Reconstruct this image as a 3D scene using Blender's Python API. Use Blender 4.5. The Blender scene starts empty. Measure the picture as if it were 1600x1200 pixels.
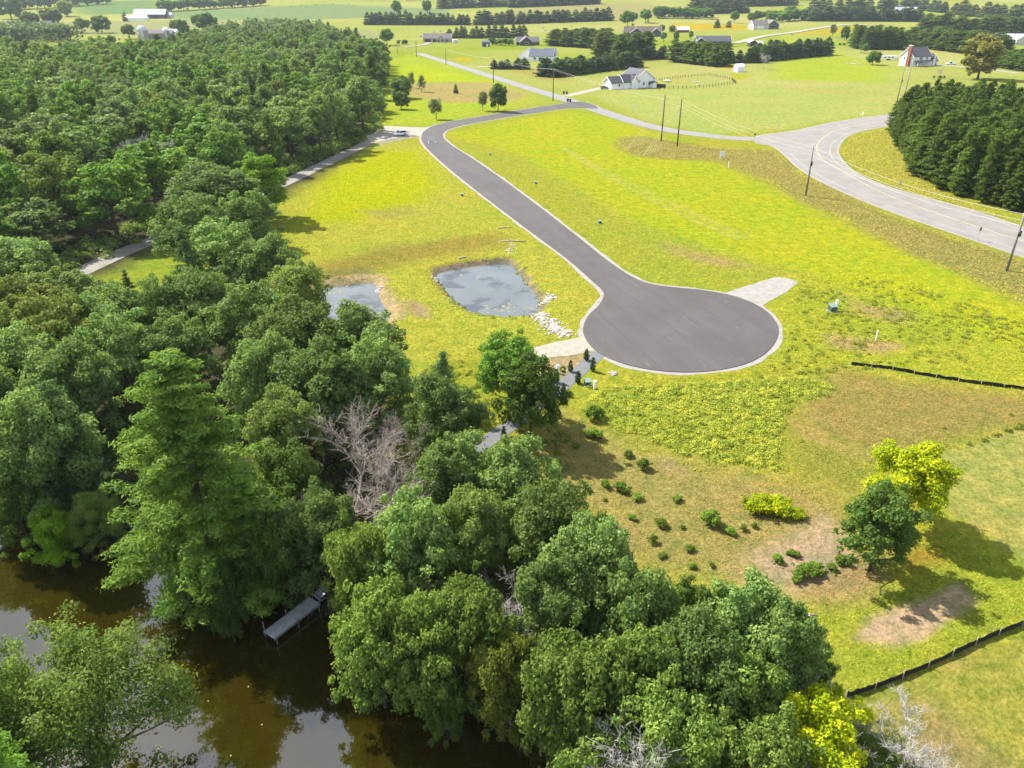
import bpy, bmesh, math, random
import numpy as np
from mathutils import Vector, Matrix

# ------------------------------------------------------------------ camera, sky, sun, exposure
SC = bpy.context.scene
COL = SC.collection
F, PITCH, CAMZ = 1180.0, math.radians(27.53), 45.0      # focal length in 1600-px units, tilt, height above ground
SP, CP = math.sin(PITCH), math.cos(PITCH)
cam_d = bpy.data.cameras.new('camera')
cam_d.sensor_width = 36.0
cam_d.lens = 36.0 * F / 1600.0
cam_d.clip_start = 0.5
cam_d.clip_end = 20000.0
cam = bpy.data.objects.new('camera', cam_d)
COL.objects.link(cam)
cam.location = (0, 0, CAMZ)
cam.rotation_euler = (math.pi / 2 - PITCH, 0, 0)
SC.camera = cam

SUN_AZ = math.radians(-56.0)      # clockwise from +Y (view direction): ahead and to the left
SUN_EL = math.radians(47.0)
w = bpy.data.worlds.new('World')
SC.world = w
w.use_nodes = True
nt = w.node_tree
nt.nodes.clear()
sky = nt.nodes.new('ShaderNodeTexSky')
sky.sky_type = 'NISHITA'
sky.sun_disc = False
sky.sun_elevation = SUN_EL
sky.sun_rotation = SUN_AZ
sky.dust_density = 2.0
tc = nt.nodes.new('ShaderNodeTexCoord')
cn = nt.nodes.new('ShaderNodeTexNoise')
cn.inputs['Scale'].default_value = 2.2
cn.inputs['Detail'].default_value = 5.0
cr = nt.nodes.new('ShaderNodeValToRGB')
cr.color_ramp.elements[0].position = 0.36
cr.color_ramp.elements[1].position = 0.6
mx = nt.nodes.new('ShaderNodeMix')
mx.data_type = 'RGBA'
mx.inputs['B'].default_value = (6.2, 7.0, 8.2, 1)
bgn = nt.nodes.new('ShaderNodeBackground')
bgn.inputs['Strength'].default_value = 0.082
won = nt.nodes.new('ShaderNodeOutputWorld')
nt.links.new(tc.outputs['Generated'], cn.inputs['Vector'])
nt.links.new(cn.outputs['Fac'], cr.inputs['Fac'])
nt.links.new(cr.outputs['Color'], mx.inputs['Factor'])
nt.links.new(sky.outputs['Color'], mx.inputs['A'])
nt.links.new(mx.outputs['Result'], bgn.inputs['Color'])
nt.links.new(bgn.outputs['Background'], won.inputs['Surface'])

sl = bpy.data.lights.new('sun', 'SUN')
sl.energy = 5.0
sl.angle = math.radians(0.55)
sl.color = (1.0, 0.95, 0.86)
so = bpy.data.objects.new('sun', sl)
COL.objects.link(so)
sdir = Vector((math.sin(SUN_AZ) * math.cos(SUN_EL), math.cos(SUN_AZ) * math.cos(SUN_EL), math.sin(SUN_EL)))
so.rotation_euler = sdir.to_track_quat('Z', 'Y').to_euler()
so.location = (0, 0, 300)

vs = SC.view_settings
vs.view_transform = 'Standard'
vs.look = 'None'
vs.exposure = 1.3
vs.gamma = 1.0
vs.use_curve_mapping = False
SC.render.engine = 'CYCLES'
cy = SC.cycles
cy.use_denoising = True
cy.max_bounces = 5
cy.diffuse_bounces = 2
cy.glossy_bounces = 2
cy.transmission_bounces = 3
cy.volume_bounces = 0
cy.caustics_reflective = False
cy.caustics_refractive = False
cy.sample_clamp_indirect = 4.0

rng = np.random.default_rng(7)
rnd = random.Random(11)
KEXP = 2.75           # display value of a white surface lying in the sun: turns observed colours into albedo


def lin(c):
    c = np.asarray(c, float) / 255.0
    return np.where(c <= 0.04045, c / 12.92, ((c + 0.055) / 1.055) ** 2.4)


def alb(c, k=KEXP):
    return tuple(float(v) for v in np.clip(lin(c) / k, 0.002, 0.85))


# ------------------------------------------------------------------ terrain and pixel -> ground
def ss(a, b, x):
    t = np.clip((np.asarray(x, float) - a) / (b - a), 0, 1)
    return t * t * (3 - 2 * t)


def hills(x, y):
    x = np.asarray(x, float)
    y = np.asarray(y, float)
    m = 0.9 + 0.16 * np.sin(x / 310.0 + 0.6) + 0.10 * np.sin(x / 133.0 + y / 270.0)
    big = 78 * ss(820, 2700, y) * m
    roll = 5.0 * ss(620, 1100, y) * 0.5 * (1 + np.sin(x / 150.0 + 1.3) * np.sin(y / 170.0))
    return big + roll


def ray(px, py):
    u, v = (px - 800.0) / F, (py - 600.0) / F
    return np.array([u, CP - v * SP, -(SP + v * CP)])


def at_z(px, py, z):
    d = ray(px, py)
    t = (CAMZ - z) / -d[2]
    return np.array([d[0] * t, d[1] * t, z])


def at(px, py):
    """ground point seen at a photo pixel, following the hills"""
    d = ray(px, py)
    if d[2] < -0.07:
        p = at_z(px, py, 0.0)
        if p[1] < 600:
            return p
    t = 500.0
    while t < 6000:
        p = np.array([d[0] * t, d[1] * t, CAMZ + d[2] * t])
        if p[2] <= float(hills(p[0], p[1])):
            break
        t += 4.0
    p[2] = float(hills(p[0], p[1]))
    return p


def depth(p):
    return p[1] * CP + (CAMZ - p[2]) * SP


def mpp(p):
    """metres per photo pixel at a point"""
    return depth(p) / F


def proj(x, y, z):
    zc = y * CP + (CAMZ - z) * SP
    yc = -y * SP + (CAMZ - z) * CP
    return 800 + F * x / zc, 600 + F * yc / zc


def poly_px(pts, z=None):
    return np.array([(at(*p) if z is None else at_z(p[0], p[1], z))[:2] for p in pts])


def smooth_closed(P, n=6):
    P = np.asarray(P, float)
    out = []
    N = len(P)
    for i in range(N):
        p0, p1, p2, p3 = P[(i - 1) % N], P[i], P[(i + 1) % N], P[(i + 2) % N]
        for k in range(n):
            t = k / n
            out.append(0.5 * ((2 * p1) + (-p0 + p2) * t + (2 * p0 - 5 * p1 + 4 * p2 - p3) * t * t + (-p0 + 3 * p1 - 3 * p2 + p3) * t ** 3))
    return np.array(out)


def smooth_open(P, n=8):
    P = np.asarray(P, float)
    Q = np.vstack([2 * P[0] - P[1], P, 2 * P[-1] - P[-2]])
    out = []
    for i in range(1, len(Q) - 2):
        p0, p1, p2, p3 = Q[i - 1], Q[i], Q[i + 1], Q[i + 2]
        for k in range(n):
            t = k / n
            out.append(0.5 * ((2 * p1) + (-p0 + p2) * t + (2 * p0 - 5 * p1 + 4 * p2 - p3) * t * t + (-p0 + 3 * p1 - 3 * p2 + p3) * t ** 3))
    out.append(P[-1])
    return np.array(out)


def seg_dist(X, Y, A, B):
    d = B - A
    L2 = max(float(d @ d), 1e-9)
    t = np.clip(((X - A[0]) * d[0] + (Y - A[1]) * d[1]) / L2, 0, 1)
    return np.hypot(X - (A[0] + t * d[0]), Y - (A[1] + t * d[1]))


def line_dist(X, Y, P):
    D = np.full(np.shape(X), 1e9)
    for i in range(len(P) - 1):
        D = np.minimum(D, seg_dist(X, Y, P[i], P[i + 1]))
    return D


def poly_sd(X, Y, P):
    """signed distance, negative inside"""
    X = np.asarray(X, float)
    Y = np.asarray(Y, float)
    D = np.full(X.shape, 1e9)
    ins = np.zeros(X.shape, bool)
    N = len(P)
    for i in range(N):
        A, B = P[i], P[(i + 1) % N]
        D = np.minimum(D, seg_dist(X, Y, A, B))
        if A[1] != B[1]:
            c = ((A[1] > Y) != (B[1] > Y)) & (X < (B[0] - A[0]) * (Y - A[1]) / (B[1] - A[1]) + A[0])
            ins ^= c
    return np.where(ins, -D, D)


WZ = -1.5     # river level
PZ = -0.9     # pond level
RIVER = smooth_closed(np.vstack([
    [at_z(x, y, WZ)[:2] for x, y in [(-500, 760), (-200, 775), (0, 800), (110, 845), (250, 890), (330, 922), (420, 945), (540, 985), (700, 1070), (850, 1140), (930, 1215), (1000, 1330)]],
    [(16, 10), (10, -30), (-14, -30), (-16, 12), (-24, 24), (-34, 29), (-52, 30), (-80, 32), (-120, 35)]]), 5)
POND1 = smooth_closed([at_z(x, y, PZ)[:2] for x, y in [(683, 431), (712, 421), (750, 415), (792, 412), (812, 432), (836, 462), (842, 480), (830, 494), (790, 497), (745, 491), (712, 470)]], 5)
POND2 = smooth_closed([at_z(x, y, PZ)[:2] for x, y in [(497, 453), (540, 446), (582, 443), (592, 466), (606, 497), (570, 520), (520, 515), (505, 480)]], 5)


def ground_h(X, Y):
    X = np.asarray(X, float)
    Y = np.asarray(Y, float)
    h = hills(X, Y)
    if X.ndim == 0 and Y > 190:
        return h
    d = poly_sd(X, Y, RIVER)
    h = h + (-2.9 * (1 - ss(-3.0, 5.0, d)))
    for P in (POND1, POND2):
        if X.ndim == 0 and (abs(X - P[:, 0].mean()) > 30 or abs(Y - P[:, 1].mean()) > 30):
            continue
        d = poly_sd(X, Y, P)
        h = h + (-1.9 * (1 - ss(-2.2, 2.2, d)))
    return h


# ------------------------------------------------------------------ materials
MATS = {}


def new_mat(name):
    m = bpy.data.materials.new(name)
    m.use_nodes = True
    m.node_tree.nodes.clear()
    return m, m.node_tree


def N(t, typ, **kw):
    n = t.nodes.new(typ)
    for k, v in kw.items():
        if k in n.inputs:
            n.inputs[k].default_value = v
        else:
            setattr(n, k, v)
    return n


def mixc(t, fac, a, b, blend='MIX'):
    n = t.nodes.new('ShaderNodeMix')
    n.data_type = 'RGBA'
    n.blend_type = blend
    for key, val in (('Factor', fac), ('A', a), ('B', b)):
        s = n.inputs[key]
        if isinstance(val, bpy.types.NodeSocket):
            t.links.new(val, s)
        elif key == 'Factor':
            s.default_value = val
        else:
            s.default_value = (*val[:3], 1)
    return n.outputs['Result']


def ramp(t, src, lo, hi):
    n = t.nodes.new('ShaderNodeMapRange')
    n.inputs['From Min'].default_value = lo
    n.inputs['From Max'].default_value = hi
    t.links.new(src, n.inputs['Value'])
    return n.outputs['Result']


def noise(t, scale, detail=3.0, vec=None, rough=0.55):
    n = N(t, 'ShaderNodeTexNoise')
    n.inputs['Scale'].default_value = scale
    n.inputs['Detail'].default_value = detail
    n.inputs['Roughness'].default_value = rough
    if vec is None:
        vec = N(t, 'ShaderNodeTexCoord').outputs['Object']
    t.links.new(vec, n.inputs['Vector'])
    return n.outputs['Fac']


def out_principled(t, color, rough=0.8, metal=0.0, spec=0.3, bump=None, bump_s=0.3, bump_d=0.1):
    b = N(t, 'ShaderNodeBsdfPrincipled')
    if isinstance(color, bpy.types.NodeSocket):
        t.links.new(color, b.inputs['Base Color'])
    else:
        b.inputs['Base Color'].default_value = (*color[:3], 1)
    if isinstance(rough, bpy.types.NodeSocket):
        t.links.new(rough, b.inputs['Roughness'])
    else:
        b.inputs['Roughness'].default_value = rough
    b.inputs['Metallic'].default_value = metal
    b.inputs['Specular IOR Level'].default_value = spec
    if bump is not None:
        bn = N(t, 'ShaderNodeBump')
        bn.inputs['Strength'].default_value = bump_s
        bn.inputs['Distance'].default_value = bump_d
        t.links.new(bump, bn.inputs['Height'])
        t.links.new(bn.outputs['Normal'], b.inputs['Normal'])
    o = N(t, 'ShaderNodeOutputMaterial')
    t.links.new(b.outputs['BSDF'], o.inputs['Surface'])
    return b


def mat(name, color, rough=0.7, metal=0.0, spec=0.3, var=0.18, scale=1.5):
    """painted or plain material: colour with a little mottling"""
    if name in MATS:
        return MATS[name]
    m, t = new_mat(name)
    f = noise(t, scale, 4)
    c = mixc(t, ramp(t, f, 0.3, 0.7), [v * (1 - var) for v in color], [min(v * (1 + var), 0.9) for v in color])
    out_principled(t, c, rough, metal, spec)
    MATS[name] = m
    return m


def foliage(name, dark, light, trans=0.35, hue=0.5, warm=(0.2, 0.2, 0.03), warm_amt=0.25):
    m, t = new_mat(name)
    g = N(t, 'ShaderNodeNewGeometry')
    oi = N(t, 'ShaderNodeObjectInfo')
    c = mixc(t, g.outputs['Random Per Island'], dark, light)
    # whole-tree variation: some a little yellower, some duller
    c = mixc(t, ramp(t, oi.outputs['Random'], 1.0 - warm_amt, 1.0 + warm_amt), c, warm)
    hs = N(t, 'ShaderNodeHueSaturation')
    hs.inputs['Saturation'].default_value = 1.0
    t.links.new(c, hs.inputs['Color'])
    mr = N(t, 'ShaderNodeMapRange')
    mr.inputs['To Min'].default_value = 0.68
    mr.inputs['To Max'].default_value = 1.35
    mu = N(t, 'ShaderNodeMath', operation='FRACT')
    mm = N(t, 'ShaderNodeMath', operation='MULTIPLY')
    mm.inputs[1].default_value = 7.31
    t.links.new(oi.outputs['Random'], mm.inputs[0])
    t.links.new(mm.outputs[0], mu.inputs[0])
    t.links.new(mu.outputs[0], mr.inputs['Value'])
    t.links.new(mr.outputs['Result'], hs.inputs['Value'])
    n = noise(t, 0.6, 2)
    c2 = mixc(t, ramp(t, n, 0.34, 0.66), mixc(t, 1.0, hs.outputs['Color'], (0.74, 0.84, 0.78), 'MULTIPLY'), mixc(t, 1.0, hs.outputs['Color'], (1.34, 1.22, 1.18), 'MULTIPLY'))
    d = N(t, 'ShaderNodeBsdfPrincipled')
    d.inputs['Roughness'].default_value = 0.55
    d.inputs['Specular IOR Level'].default_value = 0.06
    t.links.new(c2, d.inputs['Base Color'])
    tr = N(t, 'ShaderNodeBsdfTranslucent')
    tcol = mixc(t, 0.4, mixc(t, 1.0, c2, (1.5, 1.5, 1.0), 'MULTIPLY'), (0.19, 0.28, 0.03))
    t.links.new(tcol, tr.inputs['Color'])
    ms = N(t, 'ShaderNodeMixShader')
    ms.inputs['Fac'].default_value = trans
    t.links.new(d.outputs['BSDF'], ms.inputs[1])
    t.links.new(tr.outputs['BSDF'], ms.inputs[2])
    o = N(t, 'ShaderNodeOutputMaterial')
    t.links.new(ms.outputs['Shader'], o.inputs['Surface'])
    MATS[name] = m
    return m


def bark(name, c):
    m, t = new_mat(name)
    f = noise(t, 6, 5)
    out_principled(t, mixc(t, ramp(t, f, 0.3, 0.7), [v * 0.6 for v in c], [v * 1.35 for v in c]), 0.9, bump=f, bump_s=0.6, bump_d=0.05)
    MATS[name] = m
    return m


foliage('oak_leaf', (0.090, 0.153, 0.040), (0.194, 0.285, 0.084), 0.38)
foliage('maple_leaf', (0.067, 0.148, 0.022), (0.150, 0.267, 0.040), 0.42)
foliage('bright_leaf', (0.085, 0.19, 0.012), (0.19, 0.32, 0.022), 0.42, warm_amt=0.02)
foliage('ash_leaf', (0.109, 0.164, 0.060), (0.218, 0.286, 0.114), 0.38)
foliage('shore_leaf', (0.091, 0.157, 0.031), (0.194, 0.263, 0.058), 0.40, warm_amt=0.12)
foliage('yellow_leaf', (0.26, 0.33, 0.008), (0.46, 0.50, 0.016), 0.45, warm_amt=0.01)
foliage('gold_leaf', (0.210, 0.210, 0.042), (0.378, 0.350, 0.084), 0.35, warm_amt=0.02)
foliage('dark_leaf', (0.05, 0.098, 0.018), (0.12, 0.185, 0.038), 0.32, warm_amt=0.05)
foliage('white_pine_needle', (0.111, 0.222, 0.036), (0.256, 0.399, 0.066), 0.4, warm_amt=0.03)
foliage('blue_pine_needle', (0.047, 0.106, 0.037), (0.113, 0.199, 0.068), 0.30, warm_amt=0.05)
foliage('red_pine_needle', (0.039, 0.079, 0.012), (0.115, 0.173, 0.026), 0.28, warm_amt=0.06)
foliage('spruce_needle', (0.044, 0.086, 0.034), (0.098, 0.159, 0.055), 0.28, warm_amt=0.08)
foliage('cedar_needle', (0.018, 0.045, 0.012), (0.050, 0.090, 0.022), 0.23, warm_amt=0.05)
foliage('shrub_leaf', (0.076, 0.139, 0.017), (0.178, 0.261, 0.038), 0.38)
foliage('grey_willow_leaf', (0.130, 0.140, 0.070), (0.220, 0.230, 0.110), 0.38, warm_amt=0.1)
foliage('red_leaf', (0.180, 0.065, 0.025), (0.280, 0.130, 0.060), 0.38, warm_amt=0.05)
bark('bark_brown', (0.07, 0.052, 0.038))
bark('bark_pine', (0.09, 0.06, 0.042))
bark('bark_dead', (0.40, 0.375, 0.35))
bark('bark_dead_pink', (0.30, 0.25, 0.215))
bark('pole_wood', (0.11, 0.07, 0.045))
bark('pole_grey', (0.20, 0.18, 0.155))
mat('white_paint', (0.78, 0.78, 0.78), 0.6, var=0.04)
mat('white_siding', (0.84, 0.84, 0.85), 0.6, var=0.05)
mat('roof_slate', (0.085, 0.085, 0.098), 0.9, scale=2)
mat('roof_dark', (0.055, 0.055, 0.066), 0.9, scale=2)
mat('roof_blue', (0.10, 0.115, 0.15), 0.8, scale=2)
mat('roof_brown', (0.13, 0.098, 0.085), 0.9, scale=2)
mat('roof_tan', (0.14, 0.125, 0.118), 0.9, scale=2)
mat('roof_metal', (0.42, 0.43, 0.46), 0.4, spec=0.5)
mat('siding_navy', (0.022, 0.032, 0.058), 0.7)
mat('siding_grey', (0.055, 0.06, 0.066), 0.7)
mat('siding_tan', (0.33, 0.3, 0.24), 0.7)
mat('siding_cream', (0.5, 0.48, 0.42), 0.7)
mat('brick_red', (0.24, 0.075, 0.05), 0.85)
mat('garage_brown', (0.075, 0.03, 0.032), 0.6)
mat('barn_red', (0.2, 0.035, 0.03), 0.8)
mat('glass_dark', (0.015, 0.018, 0.024), 0.08, spec=0.6)
mat('concrete_silo', (0.26, 0.24, 0.22), 0.85)
mat('silo_blue', (0.06, 0.075, 0.11), 0.5)
mat('galvanised', (0.45, 0.46, 0.47), 0.35, metal=0.6)
mat('dock_metal', (0.42, 0.44, 0.47), 0.5, spec=0.4)
mat('black_fabric', (0.012, 0.012, 0.013), 0.75)
mat('tyre', (0.012, 0.012, 0.013), 0.8)
mat('car_white', (0.75, 0.76, 0.78), 0.25, spec=0.6, var=0.02)
mat('car_grey', (0.10, 0.11, 0.13), 0.25, spec=0.6, var=0.02)
mat('box_green', (0.05, 0.095, 0.07), 0.5)
mat('lid_green', (0.16, 0.22, 0.19), 0.5)
mat('bin_red', (0.16, 0.02, 0.025), 0.5)
mat('bin_dark', (0.02, 0.016, 0.025), 0.5)
mat('sign_dark', (0.03, 0.03, 0.03), 0.5)
mat('sign_yellow', (0.6, 0.32, 0.01), 0.5)
mat('guard_yellow', (0.5, 0.42, 0.14), 0.5)
mat('reflect_stripe', (0.33, 0.44, 0.5), 0.4)
mat('wire', (0.42, 0.41, 0.38), 0.6)
mat('fence_black', (0.02, 0.018, 0.016), 0.7)
mat('stone_pale', (0.34, 0.305, 0.29), 0.9, var=0.3, scale=3)
mat('stone_grey', (0.24, 0.22, 0.2), 0.9, var=0.3, scale=3)
mat('stick_pale', (0.36, 0.31, 0.25), 0.9)
mat('straw', (0.33, 0.25, 0.14), 0.9)
mat('algae', (0.2, 0.185, 0.085), 0.9, var=0.3)
mat('orange_flower', (0.5, 0.14, 0.01), 0.8, var=0.4, scale=4)
mat('bale_tan', (0.2, 0.17, 0.12), 0.9)
mat('bale_white', (0.6, 0.6, 0.6), 0.6)
mat('cow_black', (0.02, 0.018, 0.016), 0.8)


# ------------------------------------------------------------------ object helpers
def link(name, me, m=None, parent=None):
    o = bpy.data.objects.new(name, me)
    COL.objects.link(o)
    if m is not None and me is not None:
        me.materials.append(MATS[m] if isinstance(m, str) else m)
    if parent is not None:
        o.parent = parent
    return o


def tag(o, label, cat, group=None):
    o['label'] = label
    o['category'] = cat
    if group:
        o['group'] = group
    return o


def struct(o, kind='structure', label=None):
    o['kind'] = kind
    if label:
        o['label'] = label
    return o


def empty(name, loc, rz=0.0, label=None, cat=None, group=None):
    o = bpy.data.objects.new(name, None)
    COL.objects.link(o)
    o.empty_display_size = 0.5
    o.location = [float(v) for v in loc]
    o.rotation_euler = (0, 0, rz)
    if label:
        tag(o, label, cat, group)
    return o


def mesh_np(name, V, faces_n, loops, smooth=False):
    """V (n,3), faces_n: vertices per face (const int), loops: flat vertex index array"""
    me = bpy.data.meshes.new(name)
    V = np.ascontiguousarray(V, dtype=np.float32)
    loops = np.ascontiguousarray(loops, dtype=np.int32)
    nf = len(loops) // faces_n
    me.vertices.add(len(V))
    me.vertices.foreach_set('co', V.ravel())
    me.loops.add(len(loops))
    me.loops.foreach_set('vertex_index', loops)
    me.polygons.add(nf)
    me.polygons.foreach_set('loop_start', np.arange(nf, dtype=np.int32) * faces_n)
    if smooth:
        me.polygons.foreach_set('use_smooth', np.ones(nf, bool))
    me.update(calc_edges=True)
    me.validate()
    return me


class MB:
    """collects simple solids into one mesh"""

    def __init__(self):
        self.v, self.f = [], []

    def add(self, vs, fs):
        b = len(self.v)
        self.v += [tuple(map(float, q)) for q in vs]
        self.f += [tuple(b + i for i in q) for q in fs]
        return self

    def box(self, x0, x1, y0, y1, z0, z1):
        vs = [(x0, y0, z0), (x1, y0, z0), (x1, y1, z0), (x0, y1, z0), (x0, y0, z1), (x1, y0, z1), (x1, y1, z1), (x0, y1, z1)]
        return self.add(vs, [(0, 3, 2, 1), (4, 5, 6, 7), (0, 1, 5, 4), (1, 2, 6, 5), (2, 3, 7, 6), (3, 0, 4, 7)])

    def tube(self, pts, rads, n=6, cap=True):
        pts = [Vector(p) for p in pts]
        rings = []
        for i, p in enumerate(pts):
            d = (pts[min(i + 1, len(pts) - 1)] - pts[max(i - 1, 0)])
            if d.length < 1e-6:
                d = Vector((0, 0, 1))
            d.normalize()
            a = d.orthogonal().normalized()
            if abs(d.z) > 0.9:
                a = Vector((1, 0, 0)) - d * d.x
                a.normalize()
            bb = d.cross(a)
            r = rads[i] if hasattr(rads, '__len__') else rads
            rings.append([p + (a * math.cos(2 * math.pi * k / n) + bb * math.sin(2 * math.pi * k / n)) * r for k in range(n)])
        vs = [q for ring in rings for q in ring]
        fs = []
        for i in range(len(pts) - 1):
            for k in range(n):
                k2 = (k + 1) % n
                fs.append((i * n + k, i * n + k2, (i + 1) * n + k2, (i + 1) * n + k))
        if cap:
            fs.append(tuple(range(n - 1, -1, -1)))
            fs.append(tuple((len(pts) - 1) * n + k for k in range(n)))
        return self.add(vs, fs)

    def prism(self, poly, y0, y1, axis='y'):
        """poly of (a, z) extruded along y (or along x)"""
        n = len(poly)
        if axis == 'y':
            vs = [(a, y0, z) for a, z in poly] + [(a, y1, z) for a, z in poly]
        else:
            vs = [(y0, a, z) for a, z in poly] + [(y1, a, z) for a, z in poly]
        fs = [tuple(range(n)), tuple(range(2 * n - 1, n - 1, -1))]
        for k in range(n):
            k2 = (k + 1) % n
            fs.append((k, n + k, n + k2, k2))
        return self.add(vs, fs)

    def mesh(self, name, smooth=False):
        me = bpy.data.meshes.new(name)
        me.from_pydata(self.v, [], self.f)
        bm = bmesh.new()
        bm.from_mesh(me)
        bmesh.ops.recalc_face_normals(bm, faces=bm.faces)
        bm.to_mesh(me)
        bm.free()
        if smooth:
            for p in me.polygons:
                p.use_smooth = True
        return me

    def obj(self, name, m, parent=None, smooth=False):
        return link(name, self.mesh(name, smooth), m, parent)


def bevel(o, wd=0.03, seg=2):
    md = o.modifiers.new('bevel', 'BEVEL')
    md.width = wd
    md.segments = seg
    md.limit_method = 'ANGLE'
    return o


def sheet(name, P, z, m, thick=0.0, parent=None):
    """flat polygon (n,2) at height z, optionally with an edge"""
    bm = bmesh.new()
    vs = [bm.verts.new((p[0], p[1], z)) for p in P]
    f = bm.faces.new(vs)
    bmesh.ops.recalc_face_normals(bm, faces=bm.faces)
    if f.normal.z < 0:
        f.normal_flip()
    if thick:
        r = bmesh.ops.extrude_face_region(bm, geom=[f])
        for e in r['geom']:
            if isinstance(e, bmesh.types.BMVert):
                e.co.z += thick
        # the lower copy keeps facing up at z; sides join them
    bmesh.ops.triangulate(bm, faces=bm.faces, ngon_method='EAR_CLIP')
    bmesh.ops.recalc_face_normals(bm, faces=bm.faces)
    if not thick:
        for f in bm.faces:
            f.normal_update()
            if f.normal.z < 0:
                f.normal_flip()
    me = bpy.data.meshes.new(name)
    bm.to_mesh(me)
    bm.free()
    return link(name, me, m, parent)


def strip(name, P, width, z, m, thick=0.0, parent=None, follow=False):
    """ribbon along a centre line"""
    P = np.asarray(P, float)
    d = np.gradient(P, axis=0)
    d /= np.linalg.norm(d, axis=1)[:, None] + 1e-9
    nrm = np.stack([-d[:, 1], d[:, 0]], 1)
    wd = np.asarray(width if hasattr(width, '__len__') else [width] * len(P))[:, None]
    L, R = P + nrm * wd / 2, P - nrm * wd / 2
    b = MB()
    vs, fs = [], []
    for i in range(len(P)):
        for q in (L[i], R[i]):
            zz = z + (float(ground_h(q[0], q[1])) if follow else 0.0)
            vs.append((q[0], q[1], zz))
    for i in range(len(P) - 1):
        fs.append((2 * i, 2 * i + 1, 2 * i + 3, 2 * i + 2))
    b.add(vs, fs)
    me = bpy.data.meshes.new(name)
    me.from_pydata(b.v, [], b.f)
    bm = bmesh.new()
    bm.from_mesh(me)
    bmesh.ops.recalc_face_normals(bm, faces=bm.faces)
    for f in bm.faces:
        if f.normal.z < 0:
            f.normal_flip()
    bm.to_mesh(me)
    bm.free()
    return link(name, me, m, parent)


def offset_poly(P, d):
    P = np.asarray(P, float)
    A = 0.5 * np.sum(P[:, 0] * np.roll(P[:, 1], -1) - np.roll(P[:, 0], -1) * P[:, 1])
    t = np.roll(P, -1, 0) - np.roll(P, 1, 0)
    t /= np.linalg.norm(t, axis=1)[:, None] + 1e-9
    n = np.stack([t[:, 1], -t[:, 0]], 1) * (1 if A > 0 else -1)
    return P + n * d


# ------------------------------------------------------------------ roads (outlines first: the ground needs them)
ROAD_PX = [(908, 159), (860, 165), (800, 174), (740, 184), (700, 191), (672, 199), (659, 211), (664, 228), (700, 262), (760, 310), (830, 363), (885, 404), (925, 439),
           (941, 454), (943, 464), (935, 478), (919, 494), (911, 514), (916, 531), (932, 549), (966, 566), (1010, 577), (1060, 582), (1112, 580), (1165, 569),
           (1200, 549), (1216, 523), (1211, 501), (1188, 480), (1150, 464), (1100, 454), (1060, 450), (1022, 445), (990, 434), (950, 408), (900, 368),
           (850, 329), (790, 284), (740, 249), (707, 228), (693, 215), (695, 206), (715, 198), (770, 187), (840, 176), (890, 169), (935, 169)]
ROAD = smooth_closed(poly_px(ROAD_PX), 5)
TOWN = smooth_open(poly_px([(560, 71), (600, 75), (640, 80), (700, 98), (760, 117), (820, 136), (880, 154), (940, 174), (1000, 193), (1050, 204), (1100, 211), (1150, 216), (1215, 218)]), 6)
COUNTY = smooth_closed(poly_px([(1185, 223), (1210, 229), (1230, 244), (1252, 264), (1300, 291), (1380, 325), (1480, 360), (1640, 414), (1800, 466), (1800, 420), (1640, 370), (1530, 333), (1450, 311), (1380, 290),
                                (1335, 270), (1311, 247), (1308, 229), (1330, 209), (1395, 196), (1480, 189), (1560, 184), (1560, 170), (1480, 172), (1400, 178), (1310, 190), (1250, 203), (1185, 213)]), 5)
LANE = smooth_open(poly_px([(650, 205), (608, 209), (540, 240), (455, 281), (360, 324), (270, 363), (195, 393), (110, 432), (20, 470)]), 5)
TRAIL = smooth_open(poly_px([(938, 551), (905, 580), (870, 610), (815, 652), (760, 691), (690, 745), (640, 785), (590, 822), (560, 842)]), 5)

# ------------------------------------------------------------------ ground colours by what grows there
ZONES = []


def zone(pts, c, soft, z=None):
    ZONES.append((poly_px(pts, z), np.array(alb(c)), soft))


zone([(420, 95), (600, 95), (640, 86), (720, 105), (850, 155), (680, 195), (590, 195), (430, 290)], (200, 212, 62), 6)
zone([(600, 133), (700, 128), (760, 128), (832, 148), (800, 160), (700, 160), (640, 152)], (208, 188, 112), 6)
zone([(640, 100), (700, 112), (770, 128), (640, 126), (600, 120)], (208, 220, 45), 6)
zone([(700, 210), (780, 192), (890, 174), (960, 187), (1050, 218), (1100, 247), (1200, 290), (1290, 336), (1420, 395), (1640, 480), (1640, 580), (1400, 480), (1250, 425), (1100, 382), (1000, 350), (900, 290), (800, 238)], (204, 209, 50), 3)
zone([(705, 230), (800, 242), (950, 332), (1100, 386), (1240, 427), (1130, 452), (1000, 437), (900, 367), (780, 277)], (194, 196, 70), 2.5)
zone([(1240, 425), (1400, 470), (1640, 560), (1640, 640), (1330, 580), (1220, 560), (1230, 470)], (194, 200, 62), 5)
zone([(960, 216), (1010, 213), (1100, 230), (1210, 234), (1255, 272), (1380, 332), (1640, 425), (1640, 490), (1440, 402), (1300, 336), (1200, 286), (1120, 252), (1040, 248), (975, 240)], (180, 168, 90), 3)
zone([(930, 150), (1030, 138), (1170, 130), (1390, 163), (1390, 177), (1290, 190), (1220, 203), (1100, 208), (1000, 184)], (205, 210, 108), 4)
zone([(600, 212), (660, 228), (760, 316), (880, 411), (935, 456), (905, 525), (840, 542), (700, 580), (640, 620), (600, 500), (480, 440), (440, 380), (460, 300)], (206, 204, 76), 3)
zone([(500, 275), (590, 235), (650, 237), (690, 290), (640, 330), (560, 345), (480, 350)], (208, 212, 32), 6)
zone([(560, 395), (700, 372), (780, 365), (790, 385), (680, 405), (600, 420), (480, 446), (480, 418)], (186, 170, 78), 4)
zone([(480, 428), (575, 418), (588, 441), (500, 449)], (170, 158, 88), 1.5)
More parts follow.
